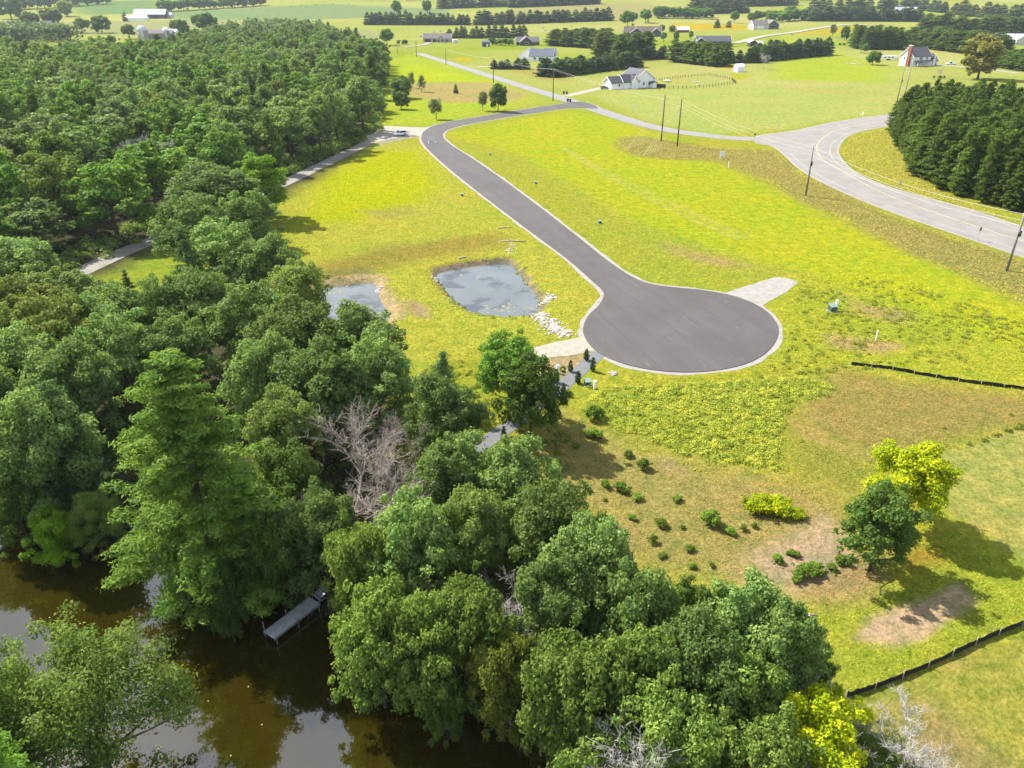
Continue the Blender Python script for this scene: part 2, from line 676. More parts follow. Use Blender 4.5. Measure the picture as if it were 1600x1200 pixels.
zone([(700, 560), (900, 540), (900, 640), (820, 700), (700, 700), (600, 760), (600, 640)], (182, 186, 60), 3)
zone([(880, 640), (1000, 690), (1200, 740), (1310, 770), (1340, 850), (1320, 900), (1230, 940), (1000, 910), (900, 790), (800, 700)], (192, 176, 98), 4)
zone([(1235, 832), (1290, 806), (1328, 838), (1336, 880), (1240, 930), (1190, 905), (1160, 870)], (214, 188, 142), 1.6)
zone([(1310, 578), (1640, 625), (1640, 655), (1460, 712), (1370, 720), (1270, 690), (1235, 640)], (188, 168, 90), 3)
zone([(1200, 640), (1290, 680), (1400, 720), (1330, 790), (1240, 730)], (178, 176, 76), 3)
zone([(1462, 711), (1640, 652), (1640, 920), (1560, 850), (1480, 800)], (200, 190, 98), 0.45)
zone([(1250, 960), (1380, 920), (1480, 830), (1540, 850), (1640, 915), (1640, 965), (1480, 1032), (1320, 1087), (1270, 1000)], (184, 192, 64), 2)
zone([(1338, 1000), (1362, 970), (1430, 940), (1500, 909), (1530, 940), (1440, 998), (1400, 1006)], (224, 194, 146), 0.4)
zone([(1250, 920), (1370, 870), (1420, 860), (1380, 900), (1280, 940)], (196, 170, 112), 2)
zone([(1400, 870), (1440, 850), (1480, 870), (1430, 905)], (190, 150, 60), 1.5)
zone([(1320, 1092), (1480, 1037), (1640, 970), (1640, 1300), (1300, 1300)], (186, 182, 78), 0.8)
zone([(1380, 1130), (1450, 1110), (1500, 1140), (1580, 1220), (1400, 1240)], (186, 164, 102), 3)
zone([(900, 640), (950, 606), (1100, 598), (1270, 590), (1300, 608), (1230, 640), (1212, 735), (1080, 715), (960, 670)], (184, 190, 74), 1.5)
zone([(140, 440), (270, 370), (290, 440), (210, 480)], (176, 190, 62), 1.5)
zone([(838, 560), (905, 550), (932, 556), (872, 606), (842, 602)], (212, 184, 132), 1)
zone([(1310, 250), (1330, 212), (1400, 197), (1420, 262), (1500, 312), (1640, 368), (1640, 375), (1450, 310), (1380, 290)], (190, 184, 78), 2)
zone([(580, 200), (660, 200), (672, 212), (645, 216), (590, 228)], (205, 192, 170), 2)
zone([(0, 36), (330, 30), (480, 40), (600, 50), (600, 64), (300, 60), (0, 50)], (188, 190, 120), 10)
zone([(100, 2), (250, 0), (260, 20), (130, 24)], (142, 172, 96), 10)
zone([(250, 20), (520, 6), (700, 14), (700, 24), (430, 32), (280, 30)], (156, 178, 110), 10)
zone([(740, 24), (860, 8), (1010, 4), (1050, 24), (900, 34), (760, 34)], (196, 186, 112), 10)
zone([(1050, 36), (1140, 38), (1180, 40), (1180, 46), (1060, 48)], (224, 196, 40), 5)
zone([(1225, 52), (1330, 40), (1360, 44), (1300, 56)], (214, 196, 50), 5)
zone([(1120, 98), (1148, 98), (1148, 106), (1124, 108)], (224, 200, 40), 2)
zone([(712, 90), (735, 90), (738, 97), (716, 96)], (224, 200, 40), 2)
zone([(1140, 116), (1170, 115), (1168, 124), (1145, 125)], (212, 205, 60), 2)
for _pts, _c, _s in [([(1318, 462), (1350, 475), (1420, 492), (1400, 500), (1340, 486)], (206, 182, 110), 2.0), ([(1300, 525), (1340, 530), (1400, 541), (1380, 546), (1310, 540)], (210, 182, 116), 1.6),
                     ([(1220, 645), (1300, 690), (1400, 722), (1330, 712), (1250, 680)], (206, 180, 104), 1.2), ([(560, 330), (640, 322), (660, 334), (600, 345)], (200, 190, 90), 4), ([(1030, 380), (1110, 400), (1180, 420), (1090, 412)], (206, 184, 104), 1.6),
                     ([(640, 470), (660, 480), (668, 495), (650, 490)], (206, 178, 128), 0.9), ([(1010, 700), (1060, 715), (1080, 745), (1030, 735)], (202, 176, 128), 1.4), ([(930, 770), (1000, 830), (990, 870), (940, 820)], (198, 172, 116), 2.0),
                     ([(1140, 870), (1190, 905), (1170, 925), (1120, 890)], (210, 182, 122), 1.2), ([(1530, 1000), (1560, 985), (1500, 1040), (1480, 1050)], (205, 175, 110), 0.6), ([(1230, 50), (1400, 110), (1380, 130), (1200, 124)], (200, 212, 66), 14), ([(820, 100), (900, 128), (850, 126), (790, 110)], (200, 190, 96), 4)]:
    zone(_pts, _c, _s)
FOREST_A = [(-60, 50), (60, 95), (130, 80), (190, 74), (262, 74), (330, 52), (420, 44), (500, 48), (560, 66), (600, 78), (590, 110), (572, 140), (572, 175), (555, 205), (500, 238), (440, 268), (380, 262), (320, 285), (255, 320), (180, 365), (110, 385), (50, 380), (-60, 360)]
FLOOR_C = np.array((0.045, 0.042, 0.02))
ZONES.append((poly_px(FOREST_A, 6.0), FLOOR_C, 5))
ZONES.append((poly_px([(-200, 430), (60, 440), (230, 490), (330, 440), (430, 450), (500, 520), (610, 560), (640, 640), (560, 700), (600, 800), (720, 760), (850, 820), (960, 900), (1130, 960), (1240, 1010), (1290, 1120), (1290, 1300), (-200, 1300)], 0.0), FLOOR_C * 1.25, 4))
TRACKS = [smooth_open(poly_px(p), 5) for p in ([(884, 233), (930, 258), (1000, 295), (1080, 332), (1170, 372)], [(876, 228), (920, 258), (990, 298), (1070, 337), (1150, 372)])]


def vnoise(X, Y, s, seed=0):
    """cheap value noise"""
    x, y = np.asarray(X, float) / s, np.asarray(Y, float) / s
    xi, yi = np.floor(x).astype(int), np.floor(y).astype(int)
    fx, fy = x - xi, y - yi
    fx, fy = fx * fx * (3 - 2 * fx), fy * fy * (3 - 2 * fy)

    def h(a, b):
        n = (a * 374761393 + b * 668265263 + seed * 1274126177) & 0x7fffffff
        n = ((n ^ (n >> 13)) * 1274126177) & 0x7fffffff
        return (n & 0xffff) / 65535.0
    return (h(xi, yi) * (1 - fx) + h(xi + 1, yi) * fx) * (1 - fy) + (h(xi, yi + 1) * (1 - fx) + h(xi + 1, yi + 1) * fx) * fy


def zone_color(X, Y):
    X = np.asarray(X, float)
    Y = np.asarray(Y, float)
    C = np.empty(X.shape + (3,))
    near = np.array(alb((196, 196, 66)))
    far = np.array(alb((200, 203, 98)))
    k = ss(250, 420, Y)[..., None]
    C[...] = near * (1 - k) + far * k
    v = (vnoise(X, Y, 160, 3) - 0.5)[..., None]
    C += k * (v * np.array((0.07, 0.03, 0.045)) + (vnoise(X, Y, 45, 13) - 0.5)[..., None] * np.array((0.05, 0.025, 0.03)))
    wob = (vnoise(X, Y, 5, 5) - 0.5) * 2.0 + (vnoise(X, Y, 14, 9) - 0.5) * 2.5
    for P, c, soft in ZONES:
        lo, hi = P.min(0) - 3 * soft - 4, P.max(0) + 3 * soft + 4
        m = (X > lo[0]) & (X < hi[0]) & (Y > lo[1]) & (Y < hi[1])
        if not m.any():
            continue
        d = poly_sd(X[m], Y[m], P) + wob[m] * min(1.0, soft / 2.0)
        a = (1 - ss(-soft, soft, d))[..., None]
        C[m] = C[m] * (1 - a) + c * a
    for T in TRACKS:
        m = (Y > 100) & (Y < 330) & (np.abs(X) < 120)
        d = line_dist(X[m], Y[m], T)
        a = (0.6 * (1 - ss(0.2, 0.75, d)))[..., None]
        C[m] = C[m] * (1 - a) + np.array(alb((212, 208, 120))) * a
    return C


def build_ground():
    ys = list(np.arange(-160, 16, 8.0)) + list(np.arange(16, 150, 0.7))
    y, s = 150.0, 0.7
    while y < 9000:
        ys.append(y)
        s *= 1.0135 if y < 1200 else 1.03
        y += s
    xs = list(np.arange(0, 110, 1.0))
    x, s = 110.0, 1.0
    while x < 6500:
        xs.append(x)
        s *= 1.042
        x += s
    xs = np.array(sorted([-v for v in xs[1:]] + xs))
    ys = np.array(ys)
    X, Y = np.meshgrid(xs, ys)
    H = ground_h(X, Y)
    V = np.stack([X.ravel(), Y.ravel(), H.ravel()], 1)
    nx, ny = len(xs), len(ys)
    i = np.arange(nx * ny).reshape(ny, nx)
    loops = np.stack([i[:-1, :-1], i[:-1, 1:], i[1:, 1:], i[1:, :-1]], -1).reshape(-1)
    me = mesh_np('ground', V, 4, loops, True)
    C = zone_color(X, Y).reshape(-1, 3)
    bed = (H.ravel() < -0.25)
    C[bed & (V[:, 1] < 75)] = (0.045, 0.035, 0.02)
    pb = bed & (V[:, 1] >= 75) & (V[:, 1] < 200)
    C[pb] = (0.16, 0.13, 0.075)
    sd2 = poly_sd(V[:, 0], V[:, 1], POND2)
    C[(sd2 > -1.5) & (sd2 < 2.4 + 1.5 * (vnoise(V[:, 0], V[:, 1], 3, 2) - 0.5))] = alb((222, 196, 140))
    at_ = me.attributes.new('cover', 'FLOAT_COLOR', 'POINT')
    at_.data.foreach_set('color', np.concatenate([C, np.ones((len(C), 1))], 1).astype(np.float32).ravel())
    m, t = new_mat('meadow')
    a = N(t, 'ShaderNodeAttribute', attribute_name='cover')
    n1 = noise(t, 0.05, 4)
    n2 = noise(t, 0.45, 4)
    n3 = noise(t, 2.6, 4, rough=0.65)
    c = a.outputs['Color']
    c = mixc(t, ramp(t, n1, 0.35, 0.7), mixc(t, 1.0, c, (0.86, 0.98, 0.95), 'MULTIPLY'), mixc(t, 1.0, c, (1.08, 0.99, 1.1), 'MULTIPLY'))
    c = mixc(t, ramp(t, n2, 0.3, 0.72), mixc(t, 1.0, c, (0.68, 0.8, 0.8), 'MULTIPLY'), mixc(t, 1.0, c, (1.22, 1.08, 1.2), 'MULTIPLY'))
    n4 = noise(t, 1.1, 3, rough=0.6)
    c = mixc(t, ramp(t, n4, 0.32, 0.68), mixc(t, 1.0, c, (0.74, 0.8, 0.72), 'MULTIPLY'), mixc(t, 1.0, c, (1.2, 1.15, 1.2), 'MULTIPLY'))
    c = mixc(t, ramp(t, n3, 0.3, 0.7), mixc(t, 1.0, c, (0.62, 0.68, 0.6), 'MULTIPLY'), mixc(t, 1.0, c, (1.25, 1.2, 1.25), 'MULTIPLY'))
    out_principled(t, c, 1.0, spec=0.0, bump=n3, bump_s=0.7, bump_d=0.35)
    MATS['meadow'] = m
    return struct(link('ground', me, m))


build_ground()


# road surfaces
def asphalt(name, c, streak=0.12, scale=0.35):
    m, t = new_mat(name)
    f1 = noise(t, scale, 5)
    f2 = noise(t, 9, 4)
    c1 = mixc(t, ramp(t, f1, 0.3, 0.7), [v * (1 - streak) for v in c], [v * (1 + streak) for v in c])
    c2 = mixc(t, ramp(t, f2, 0.25, 0.75), mixc(t, 1.0, c1, (0.86, 0.86, 0.86), 'MULTIPLY'), mixc(t, 1.0, c1, (1.12, 1.12, 1.12), 'MULTIPLY'))
    out_principled(t, c2, 0.85, spec=0.3, bump=f2, bump_s=0.2, bump_d=0.01)
    MATS[name] = m
    return m


def paved_mat():
    """fresh blacktop laid in lanes: faint seams along the paver's path, pale tyre scuffs"""
    m, t = new_mat('new_blacktop')
    tcn = N(t, 'ShaderNodeTexCoord')
    mp = N(t, 'ShaderNodeMapping')
    mp.inputs['Rotation'].default_value = (0, 0, math.radians(71.2))
    t.links.new(tcn.outputs['Object'], mp.inputs['Vector'])
    st = N(t, 'ShaderNodeMapping')
    st.inputs['Scale'].default_value = (0.03, 0.55, 1)
    t.links.new(mp.outputs['Vector'], st.inputs['Vector'])
    f0 = noise(t, 1.0, 3, st.outputs['Vector'])
    f1 = noise(t, 0.12, 4)
    f2 = noise(t, 8, 4)
    wv = N(t, 'ShaderNodeTexWave', wave_type='BANDS', bands_direction='Y')
    wv.inputs['Scale'].default_value = 0.075
    wv.inputs['Distortion'].default_value = 1.2
    wv.inputs['Detail'].default_value = 2
    t.links.new(mp.outputs['Vector'], wv.inputs['Vector'])
    c = (0.058, 0.0535, 0.0515)
    c1 = mixc(t, ramp(t, f1, 0.3, 0.7), [v * 0.88 for v in c], [v * 1.14 for v in c])
    c1 = mixc(t, ramp(t, f0, 0.42, 0.75), c1, mixc(t, 1.0, c1, (1.18, 1.15, 1.15), 'MULTIPLY'))
    c1 = mixc(t, ramp(t, wv.outputs['Fac'], 0.95, 1.0), c1, mixc(t, ramp(t, f1, 0.4, 0.6), c1, mixc(t, 1.0, c1, (0.85, 0.85, 0.86), 'MULTIPLY')))
    sc_ = N(t, 'ShaderNodeMapping')
    sc_.inputs['Scale'].default_value = (0.5, 1.6, 1)
    t.links.new(mp.outputs['Vector'], sc_.inputs['Vector'])
    f5 = noise(t, 0.7, 6, sc_.outputs['Vector'], 0.7)
    c1 = mixc(t, ramp(t, f5, 0.6, 0.74), c1, mixc(t, 0.4, c1, (0.2, 0.17, 0.14)))
    c1 = mixc(t, ramp(t, f2, 0.3, 0.7), mixc(t, 1.0, c1, (0.92, 0.92, 0.92), 'MULTIPLY'), mixc(t, 1.0, c1, (1.08, 1.08, 1.08), 'MULTIPLY'))
    out_principled(t, c1, 0.8, spec=0.35, bump=f2, bump_s=0.15, bump_d=0.01)
    MATS['new_blacktop'] = m


paved_mat()
asphalt('old_asphalt', (0.178, 0.172, 0.168), 0.10)
asphalt('county_asphalt', (0.185, 0.172, 0.158), 0.14, 0.2)
asphalt('lane_asphalt', (0.17, 0.155, 0.135), 0.2)
asphalt('trail_asphalt', (0.115, 0.118, 0.12), 0.14, 0.8)
asphalt('gravel', (0.225, 0.208, 0.19), 0.16, 0.9)
asphalt('gravel_tan', (0.25, 0.222, 0.18), 0.18, 0.9)
mat('paint_yellow', (0.42, 0.33, 0.17), 0.8, var=0.25)
mat('paint_white', (0.34, 0.335, 0.32), 0.8, var=0.25)


def rough_edge(P, amp, s, seed):
    Q = offset_poly(P, 0)
    d = (vnoise(Q[:, 0], Q[:, 1], s, seed) - 0.5) * 2 * amp
    return offset_poly(P, 0) + (offset_poly(P, 1.0) - P) * d[:, None]


def dense(P, step):
    out = []
    for i in range(len(P)):
        a, b = P[i], P[(i + 1) % len(P)]
        n = max(1, int(np.linalg.norm(b - a) / step))
        for k in range(n):
            out.append(a + (b - a) * k / n)
    return np.array(out)


struct(sheet('gravel_shoulder', rough_edge(dense(offset_poly(ROAD, 0.75), 1.5), 0.28, 2.5, 4), 0.012, 'gravel'))
struct(sheet('asphalt_road', ROAD, 0.012 + 0.006, 'new_blacktop', thick=0.07))
struct(sheet('gravel_pad', rough_edge(dense(poly_px([(1128, 459), (1162, 448), (1210, 433), (1230, 435), (1248, 441), (1228, 457), (1192, 477), (1170, 470)]), 1.0), 0.2, 1.5, 5), 0.022, 'gravel'))
struct(sheet('gravel_pad', rough_edge(dense(poly_px([(830, 545), (872, 534), (914, 526), (932, 548), (885, 556), (846, 561)]), 1.0), 0.2, 1.5, 6), 0.022, 'gravel_tan'))
struct(strip('town_road', TOWN, 7.4, 0.03, 'old_asphalt'))
struct(sheet('road_shoulder', offset_poly(COUNTY, 0.8), 0.016, 'gravel'))
struct(sheet('county_road', COUNTY, 0.045, 'county_asphalt'))
struct(strip('gravel_lane', LANE, [6.5] * 6 + [4.6] * (len(LANE) - 6), 0.026, 'lane_asphalt'))
struct(sheet('gravel_apron', rough_edge(dense(smooth_closed(poly_px([(574, 201), (600, 197), (660, 199), (690, 197), (668, 213), (645, 212), (622, 215), (592, 222), (578, 222)]), 4), 1.5), 0.5, 4, 8), 0.033, 'gravel_tan'))
struct(strip('trail', TRAIL, 2.1, 0.03, 'trail_asphalt', follow=True))
struct(strip('driveway', smooth_open(poly_px([(884, 150), (915, 143), (950, 135)]), 5), 5.0, 0.02, 'gravel_tan'))
struct(strip('driveway', smooth_open(poly_px([(744, 104), (790, 104), (815, 99)]), 5), 4.5, 0.02, 'gravel'))
struct(strip('driveway', smooth_open(poly_px([(1148, 68), (1190, 58), (1240, 51), (1290, 43), (1330, 39), (1380, 41)]), 8), 9.0, 0.45, 'gravel_tan', follow=True))
struct(strip('driveway', smooth_open(poly_px([(630, 74), (660, 71), (672, 67)]), 5), 5.0, 0.3, 'gravel', follow=True))
struct(strip('driveway', smooth_open(poly_px([(1462, 101), (1500, 104), (1540, 108), (1590, 114)]), 5), 6.0, 0.02, 'gravel'))
# markings on the county road
CL = smooth_open(poly_px([(1420, 186), (1360, 192), (1310, 203), (1284, 217), (1276, 232), (1286, 250), (1320, 270), (1380, 302), (1460, 332), (1560, 365), (1700, 408)]), 8)
struct(strip('centre_line', offset_poly(CL, 0), 0.2, 0.052, 'paint_yellow'))
EL = smooth_open(poly_px([(1235, 240), (1256, 259), (1303, 286), (1382, 319), (1480, 354), (1640, 406)]), 8)
struct(strip('edge_line', EL, 0.13, 0.052, 'paint_white'))
EL2 = smooth_open(poly_px([(1395, 192), (1335, 205), (1303, 222), (1298, 242), (1320, 264), (1375, 290), (1450, 314), (1530, 337), (1640, 373)]), 8)
struct(strip('edge_line', EL2, 0.13, 0.052, 'paint_white'))


# water
def water_mat(name, body, spec_ior, rough, bump_s, bump_scale, patch=None):
    m, t = new_mat(name)
    f = noise(t, bump_scale, 3)
    bn = N(t, 'ShaderNodeBump')
    bn.inputs['Strength'].default_value = bump_s
    bn.inputs['Distance'].default_value = 0.02
    t.links.new(f, bn.inputs['Height'])
    d = N(t, 'ShaderNodeBsdfDiffuse')
    big = noise(t, 0.12, 3)
    col = mixc(t, ramp(t, big, 0.3, 0.7), [v * 0.85 for v in body], [v * 1.15 for v in body])
    if patch is not None:
        n = noise(t, 0.23, 5)
        col = mixc(t, ramp(t, n, 0.52, 0.6), col, patch)
    t.links.new(col, d.inputs['Color'])
    g = N(t, 'ShaderNodeBsdfGlossy')
    g.inputs['Roughness'].default_value = rough
    t.links.new(bn.outputs['Normal'], g.inputs['Normal'])
    fr = N(t, 'ShaderNodeFresnel')
    fr.inputs['IOR'].default_value = spec_ior
    t.links.new(bn.outputs['Normal'], fr.inputs['Normal'])
    ms = N(t, 'ShaderNodeMixShader')
    t.links.new(fr.outputs['Fac'], ms.inputs['Fac'])
    t.links.new(d.outputs['BSDF'], ms.inputs[1])
    t.links.new(g.outputs['BSDF'], ms.inputs[2])
    o = N(t, 'ShaderNodeOutputMaterial')
    t.links.new(ms.outputs['Shader'], o.inputs['Surface'])
    MATS[name] = m


water_mat('river_water', (0.0185, 0.0138, 0.0008), 2.2, 0.03, 0.03, 0.9)
water_mat('pond_water', (0.10, 0.11, 0.11), 1.85, 0.05, 0.05, 1.2, patch=(0.05, 0.055, 0.055))
struct(sheet('river', offset_poly(RIVER, 2.5), WZ, 'river_water'))
struct(sheet('pond', offset_poly(POND1, 0.55), PZ, 'pond_water'))
struct(sheet('pond', offset_poly(POND2, 0.55), PZ, 'pond_water'))


# ------------------------------------------------------------------ vegetation meshes
def unit(v):
    return v / (np.linalg.norm(v, axis=-1, keepdims=True) + 1e-9)


def quads(C, Nn, size, aspect=1.4, r=rng):
    """leaf faces: centres C, normals Nn, half sizes"""
    n = len(C)
    a = unit(np.cross(Nn, unit(r.normal(size=(n, 3)))))
    b = np.cross(Nn, a)
    s = np.asarray(size).reshape(-1, 1) if hasattr(size, '__len__') else np.full((n, 1), size)
    s = s * r.uniform(0.7, 1.3, (n, 1))
    a = a * s * aspect
    b = b * s
    fold = Nn * s * r.uniform(-0.25, 0.4, (n, 1))
    V = np.stack([C - a, C - b * 0.9 + fold, C + a, C + b * 0.9 + fold], 1).reshape(-1, 3)
    return V


def leaf_mesh(name, V):
    return mesh_np(name, V, 4, np.arange(len(V)))


def crown_broad(seed, R, H, base, nl, nleaf, leaf, flat=1.0, gap=0.12, lobe=(0.13, 0.26)):
    """rounded irregular crown between heights base and H, built of leafy lobes"""
    r = np.random.default_rng(seed)
    cz, hz = (base + H) / 2, (H - base) / 2
    ph = r.uniform(0, 6.28, 6)
    out, lobes = [], []
    for i in range(nl):
        d = unit(r.normal(size=3) + np.array([0, 0, 0.25]))
        if d[2] < -0.75:
            d[2] *= -0.5
        az = math.atan2(d[1], d[0])
        k = 1 + 0.16 * math.sin(2 * az + ph[0]) + 0.13 * math.sin(3 * az + ph[1] + 2 * d[2]) + 0.08 * math.sin(5 * az + ph[2])
        lr = R * r.uniform(*lobe)
        rad = r.uniform(0.55, 1.08) ** 0.6 if r.random() < 0.8 else r.uniform(0.2, 0.6)
        if r.random() < 0.12:
            rad, lr = r.uniform(1.02, 1.2), lr * 0.6
        c = np.array([d[0] * (R - lr * 0.7) * k * rad, d[1] * (R - lr * 0.7) * k * rad, cz + d[2] * (hz - lr * 0.5) * rad])
        lobes.append((c, lr))
        n = int(nleaf * (lr / (R * 0.28)) ** 2 * r.uniform(0.7, 1.2))
        dd = unit(r.normal(size=(n, 3)) + np.array([0, 0, 0.5]))
        # each lobe is itself lumpy
        k2 = 1 + 0.22 * np.sin(4 * dd[:, 0] * 2 + ph[3] + i) * np.sin(5 * dd[:, 1] * 2 + ph[4] + i) + 0.15 * np.sin(9 * dd[:, 2] + i)
        rr = lr * k2 * r.uniform(0.62, 1.06, n)
        P = c + dd * rr[:, None] * np.array([1, 1, 0.8 * flat])
        nn = unit(dd * 0.85 + r.normal(size=(n, 3)) * 0.48 + np.array([0, 0, 0.25]))
        keep = r.random(n) > gap
        out.append(quads(P[keep], nn[keep], leaf, 1.35, r))
    return np.concatenate(out), lobes


def trunk_mesh(name, H, base, r0, lobes, seed, nlimb=9, lean=0.03):
    r = random.Random(seed)
    b = MB()
    top = base + (H - base) * 0.62
    pts, rad = [], []
    for i in range(7):
        k = i / 6
        pts.append((lean * H * k * k + r.uniform(-.04, .04) * H * 0.1, r.uniform(-.04, .04) * H * 0.1, -0.35 + (top + 0.35) * k))
        rad.append(r0 * (1.35 if i == 0 else 1) * (1 - 0.75 * k))
    b.tube(pts, rad, 7)
    for (c, lr) in r.sample(lobes, min(nlimb, len(lobes))):
        z0 = min(max(base * 0.75, c[2] * r.uniform(0.45, 0.7)), top * 0.95)
        k = (z0 + 0.35) / (top + 0.35)
        p0 = Vector((lean * H * k * k, 0, z0))
        p2 = Vector(c)
        p1 = p0.lerp(p2, 0.5) + Vector((r.uniform(-.3, .3), r.uniform(-.3, .3), -0.06 * (p2 - p0).length))
        rr = r0 * (1 - 0.75 * k) * 0.55
        b.tube([p0, p1, p2], [rr, rr * 0.6, rr * 0.2], 5, cap=False)
    return b.mesh(name, True)


def crown_whorl(seed, R, H, base, levels, per, tuft, needle, power=0.85, droop=-0.12, top_up=0.35, ragged=0.25, width=0.34, clump=0, clump_r=0.5):
    """conifer: whorls of branches carrying flattened plumes of needles"""
    r = np.random.default_rng(seed)
    out, br = [], []
    for i in range(levels):
        k = (i + r.uniform(-0.3, 0.3)) / max(1, levels - 1)
        k = min(max(k, 0.0), 1.0)
        z = base + (H * 0.985 - base) * k
        L0 = R * (1 - k) ** power * (1 if k > 0.12 else 0.75 + 2 * k) + R * 0.05
        m = max(3, int(per * (0.65 + 0.5 * (1 - k))))
        a0 = r.uniform(0, 6.28)
        for j in range(m):
            az = a0 + 6.283 * (j + r.uniform(-0.3, 0.3)) / m
            L = L0 * r.uniform(1 - ragged, 1 + ragged * 0.8)
            sl = droop * (1 - k) + top_up * k + r.uniform(-.08, .08)
            d = np.array([math.cos(az), math.sin(az), 0])
            s = np.array([-math.sin(az), math.cos(az), 0])
            n = max(4, int(tuft * (0.25 + L / R)))
            u = r.uniform(0.18, 1.0, n) ** 0.75
            lat = r.normal(size=n) * width * L * (0.35 + 0.65 * np.sin(np.clip(u, 0, 1) * 2.6))
            zz = z + sl * L * u + 0.10 * L * u * u + r.normal(size=n) * 0.05 * L + r.uniform(0, 0.12, n) * R * 0.4
            P = np.outer(u * L, d) + np.outer(lat * 0.6, s)
            P[:, 2] = zz
            nn = unit(r.normal(size=(n, 3)) * 0.5 + np.array([0, 0, 0.75]) + d * 0.3)
            if clump:
                nc = max(2, int(clump * (0.3 + L / R)))
                cu = r.uniform(0.12, 1.0, nc) ** 0.75
                cl = r.normal(size=nc) * width * L * 0.45
                cc = np.outer(cu * L, d) + np.outer(cl, s)
                cc[:, 2] = z + sl * L * cu + 0.1 * L * cu * cu + r.uniform(0, 0.3, nc)
                ci = r.integers(0, nc, n)
                dd = unit(r.normal(size=(n, 3)) + np.array([0, 0, 0.5]))
                off = dd * np.array([1, 1, 0.55]) * clump_r * r.uniform(0.5, 1.1, (n, 1))
                P = cc[ci] + off + np.outer(off @ d, d) * 0.8
                nn = unit(dd * 0.8 + r.normal(size=(n, 3)) * 0.4 + np.array([0, 0, 0.2]))
            out.append(quads(P, nn, needle * (0.75 if clump > 3 else 1.0), 3.0 if clump > 3 else 1.7, r))
            br.append((np.array([0, 0, z]), d * L * 0.85 + np.array([0, 0, z + sl * L * 0.85 + 0.07 * L])))
    return np.concatenate(out), br


def conifer_trunk(name, H, r0, br, seed, nb=30):
    r = random.Random(seed)
    b = MB()
    b.tube([(0, 0, -0.35), (0, 0, H * 0.5), (0, 0, H * 0.97)], [r0 * 1.2, r0 * 0.6, r0 * 0.08], 7)
    for p0, p1 in r.sample(br, min(nb, len(br))):
        b.tube([p0, p1], [r0 * 0.18, r0 * 0.04], 4, cap=False)
    return b.mesh(name, True)


def dead_tree(name, H, seed, r0=0.22, spread=0.75, levels=5, twig=True):
    r = random.Random(seed)
    b = MB()

    def grow(p, d, L, rad, lev):
        q = p + d * L
        mid = p.lerp(q, 0.5) + Vector((r.uniform(-1, 1), r.uniform(-1, 1), r.uniform(-1, 1))) * L * 0.09
        b.tube([p, mid, q], [rad, rad * 0.82, rad * 0.62], 5 if lev < 2 else (4 if lev < 3 else 3), cap=False)
        if lev >= levels:
            return
        n = 3 if lev == 0 else r.choice((2, 3, 3))
        for i in range(n):
            ax = Vector((r.uniform(-1, 1), r.uniform(-1, 1), r.uniform(-0.5, 0.6))).normalized()
            nd = (d + ax * spread + Vector((0, 0, 0.2))).normalized()
            grow(q if i else mid.lerp(q, 0.6), nd, L * r.uniform(0.6, 0.85), max(rad * r.uniform(0.48, 0.64), 0.012), lev + 1)
        if lev >= 1:
            for i in range(4):
                ax = Vector((r.uniform(-1, 1), r.uniform(-1, 1), r.uniform(-0.4, 0.7))).normalized()
                grow(p.lerp(q, r.uniform(0.3, 0.9)), (d * 0.5 + ax).normalized(), L * 0.5, max(rad * 0.36, 0.010), max(lev + 2, levels - 1))
    grow(Vector((0, 0, -0.3)), Vector((0.05, 0.02, 1)).normalized(), H * 0.3, r0, 0)
    return b.mesh(name, True)


PROTO = {}     # kind -> list of (crown mesh, trunk mesh, height, radius)


def proto_broad(kind, leafm, n, seed, R, H, base, nl, nleaf, leaf, barkm='bark_brown', **kw):
    L = []
    for i in range(n):
        V, lobes = crown_broad(seed + i * 17, R, H, base, nl, nleaf, leaf, **kw)
        me = leaf_mesh('crown', V)
        me.materials.append(MATS[leafm])
        tm = trunk_mesh('trunk', H, base, 0.03 * R + 0.012 * H, lobes, seed + i)
        tm.materials.append(MATS[barkm])
        L.append((me, tm, H, R))
    PROTO[kind] = L


def proto_whorl(kind, leafm, n, seed, R, H, base, levels, per, tuft, needle, nb=30, **kw):
    L = []
    for i in range(n):
        V, br = crown_whorl(seed + i * 13, R, H, base, levels, per, tuft, needle, **kw)
        me = leaf_mesh('crown', V)
        me.materials.append(MATS[leafm])
        tm = conifer_trunk('trunk', H, 0.017 * H, br, seed + i, nb)
        tm.materials.append(MATS['bark_pine'])
        L.append((me, tm, H, R))
    PROTO[kind] = L


# near trees (fine leaves), mid-wood trees, far trees
proto_broad('oak_near', 'oak_leaf', 5, 100, 5.0, 13, 2.2, 120, 620, 0.115)
proto_broad('shore_near', 'shore_leaf', 3, 200, 5.0, 11, 1.0, 115, 620, 0.115)
proto_broad('maple_near', 'maple_leaf', 1, 300, 4.6, 12, 2.0, 105, 560, 0.115)
proto_broad('bright_near', 'bright_leaf', 2, 350, 4.6, 12, 1.2, 105, 560, 0.115)
proto_broad('dark_near', 'dark_leaf', 2, 400, 4.0, 9, 0.4, 95, 520, 0.105)
proto_broad('yellow_near', 'yellow_leaf', 2, 450, 3.9, 8.2, 0.8, 80, 520, 0.1, gap=0.15)
proto_broad('loose_near', 'shore_leaf', 1, 470, 5.2, 13, 1.2, 125, 900, 0.07, gap=0.2, lobe=(0.12, 0.25))
proto_broad('oak_mid', 'oak_leaf', 5, 500, 6.0, 16, 0.9, 80, 210, 0.25)
proto_broad('maple_mid', 'maple_leaf', 4, 600, 5.5, 16, 0.9, 74, 205, 0.24)
proto_broad('ash_mid', 'ash_leaf', 3, 700, 5.5, 16.5, 0.9, 76, 200, 0.24)
proto_broad('gold_far', 'gold_leaf', 1, 720, 4.5, 12, 0.4, 80, 200, 0.26, lobe=(0.2, 0.34))
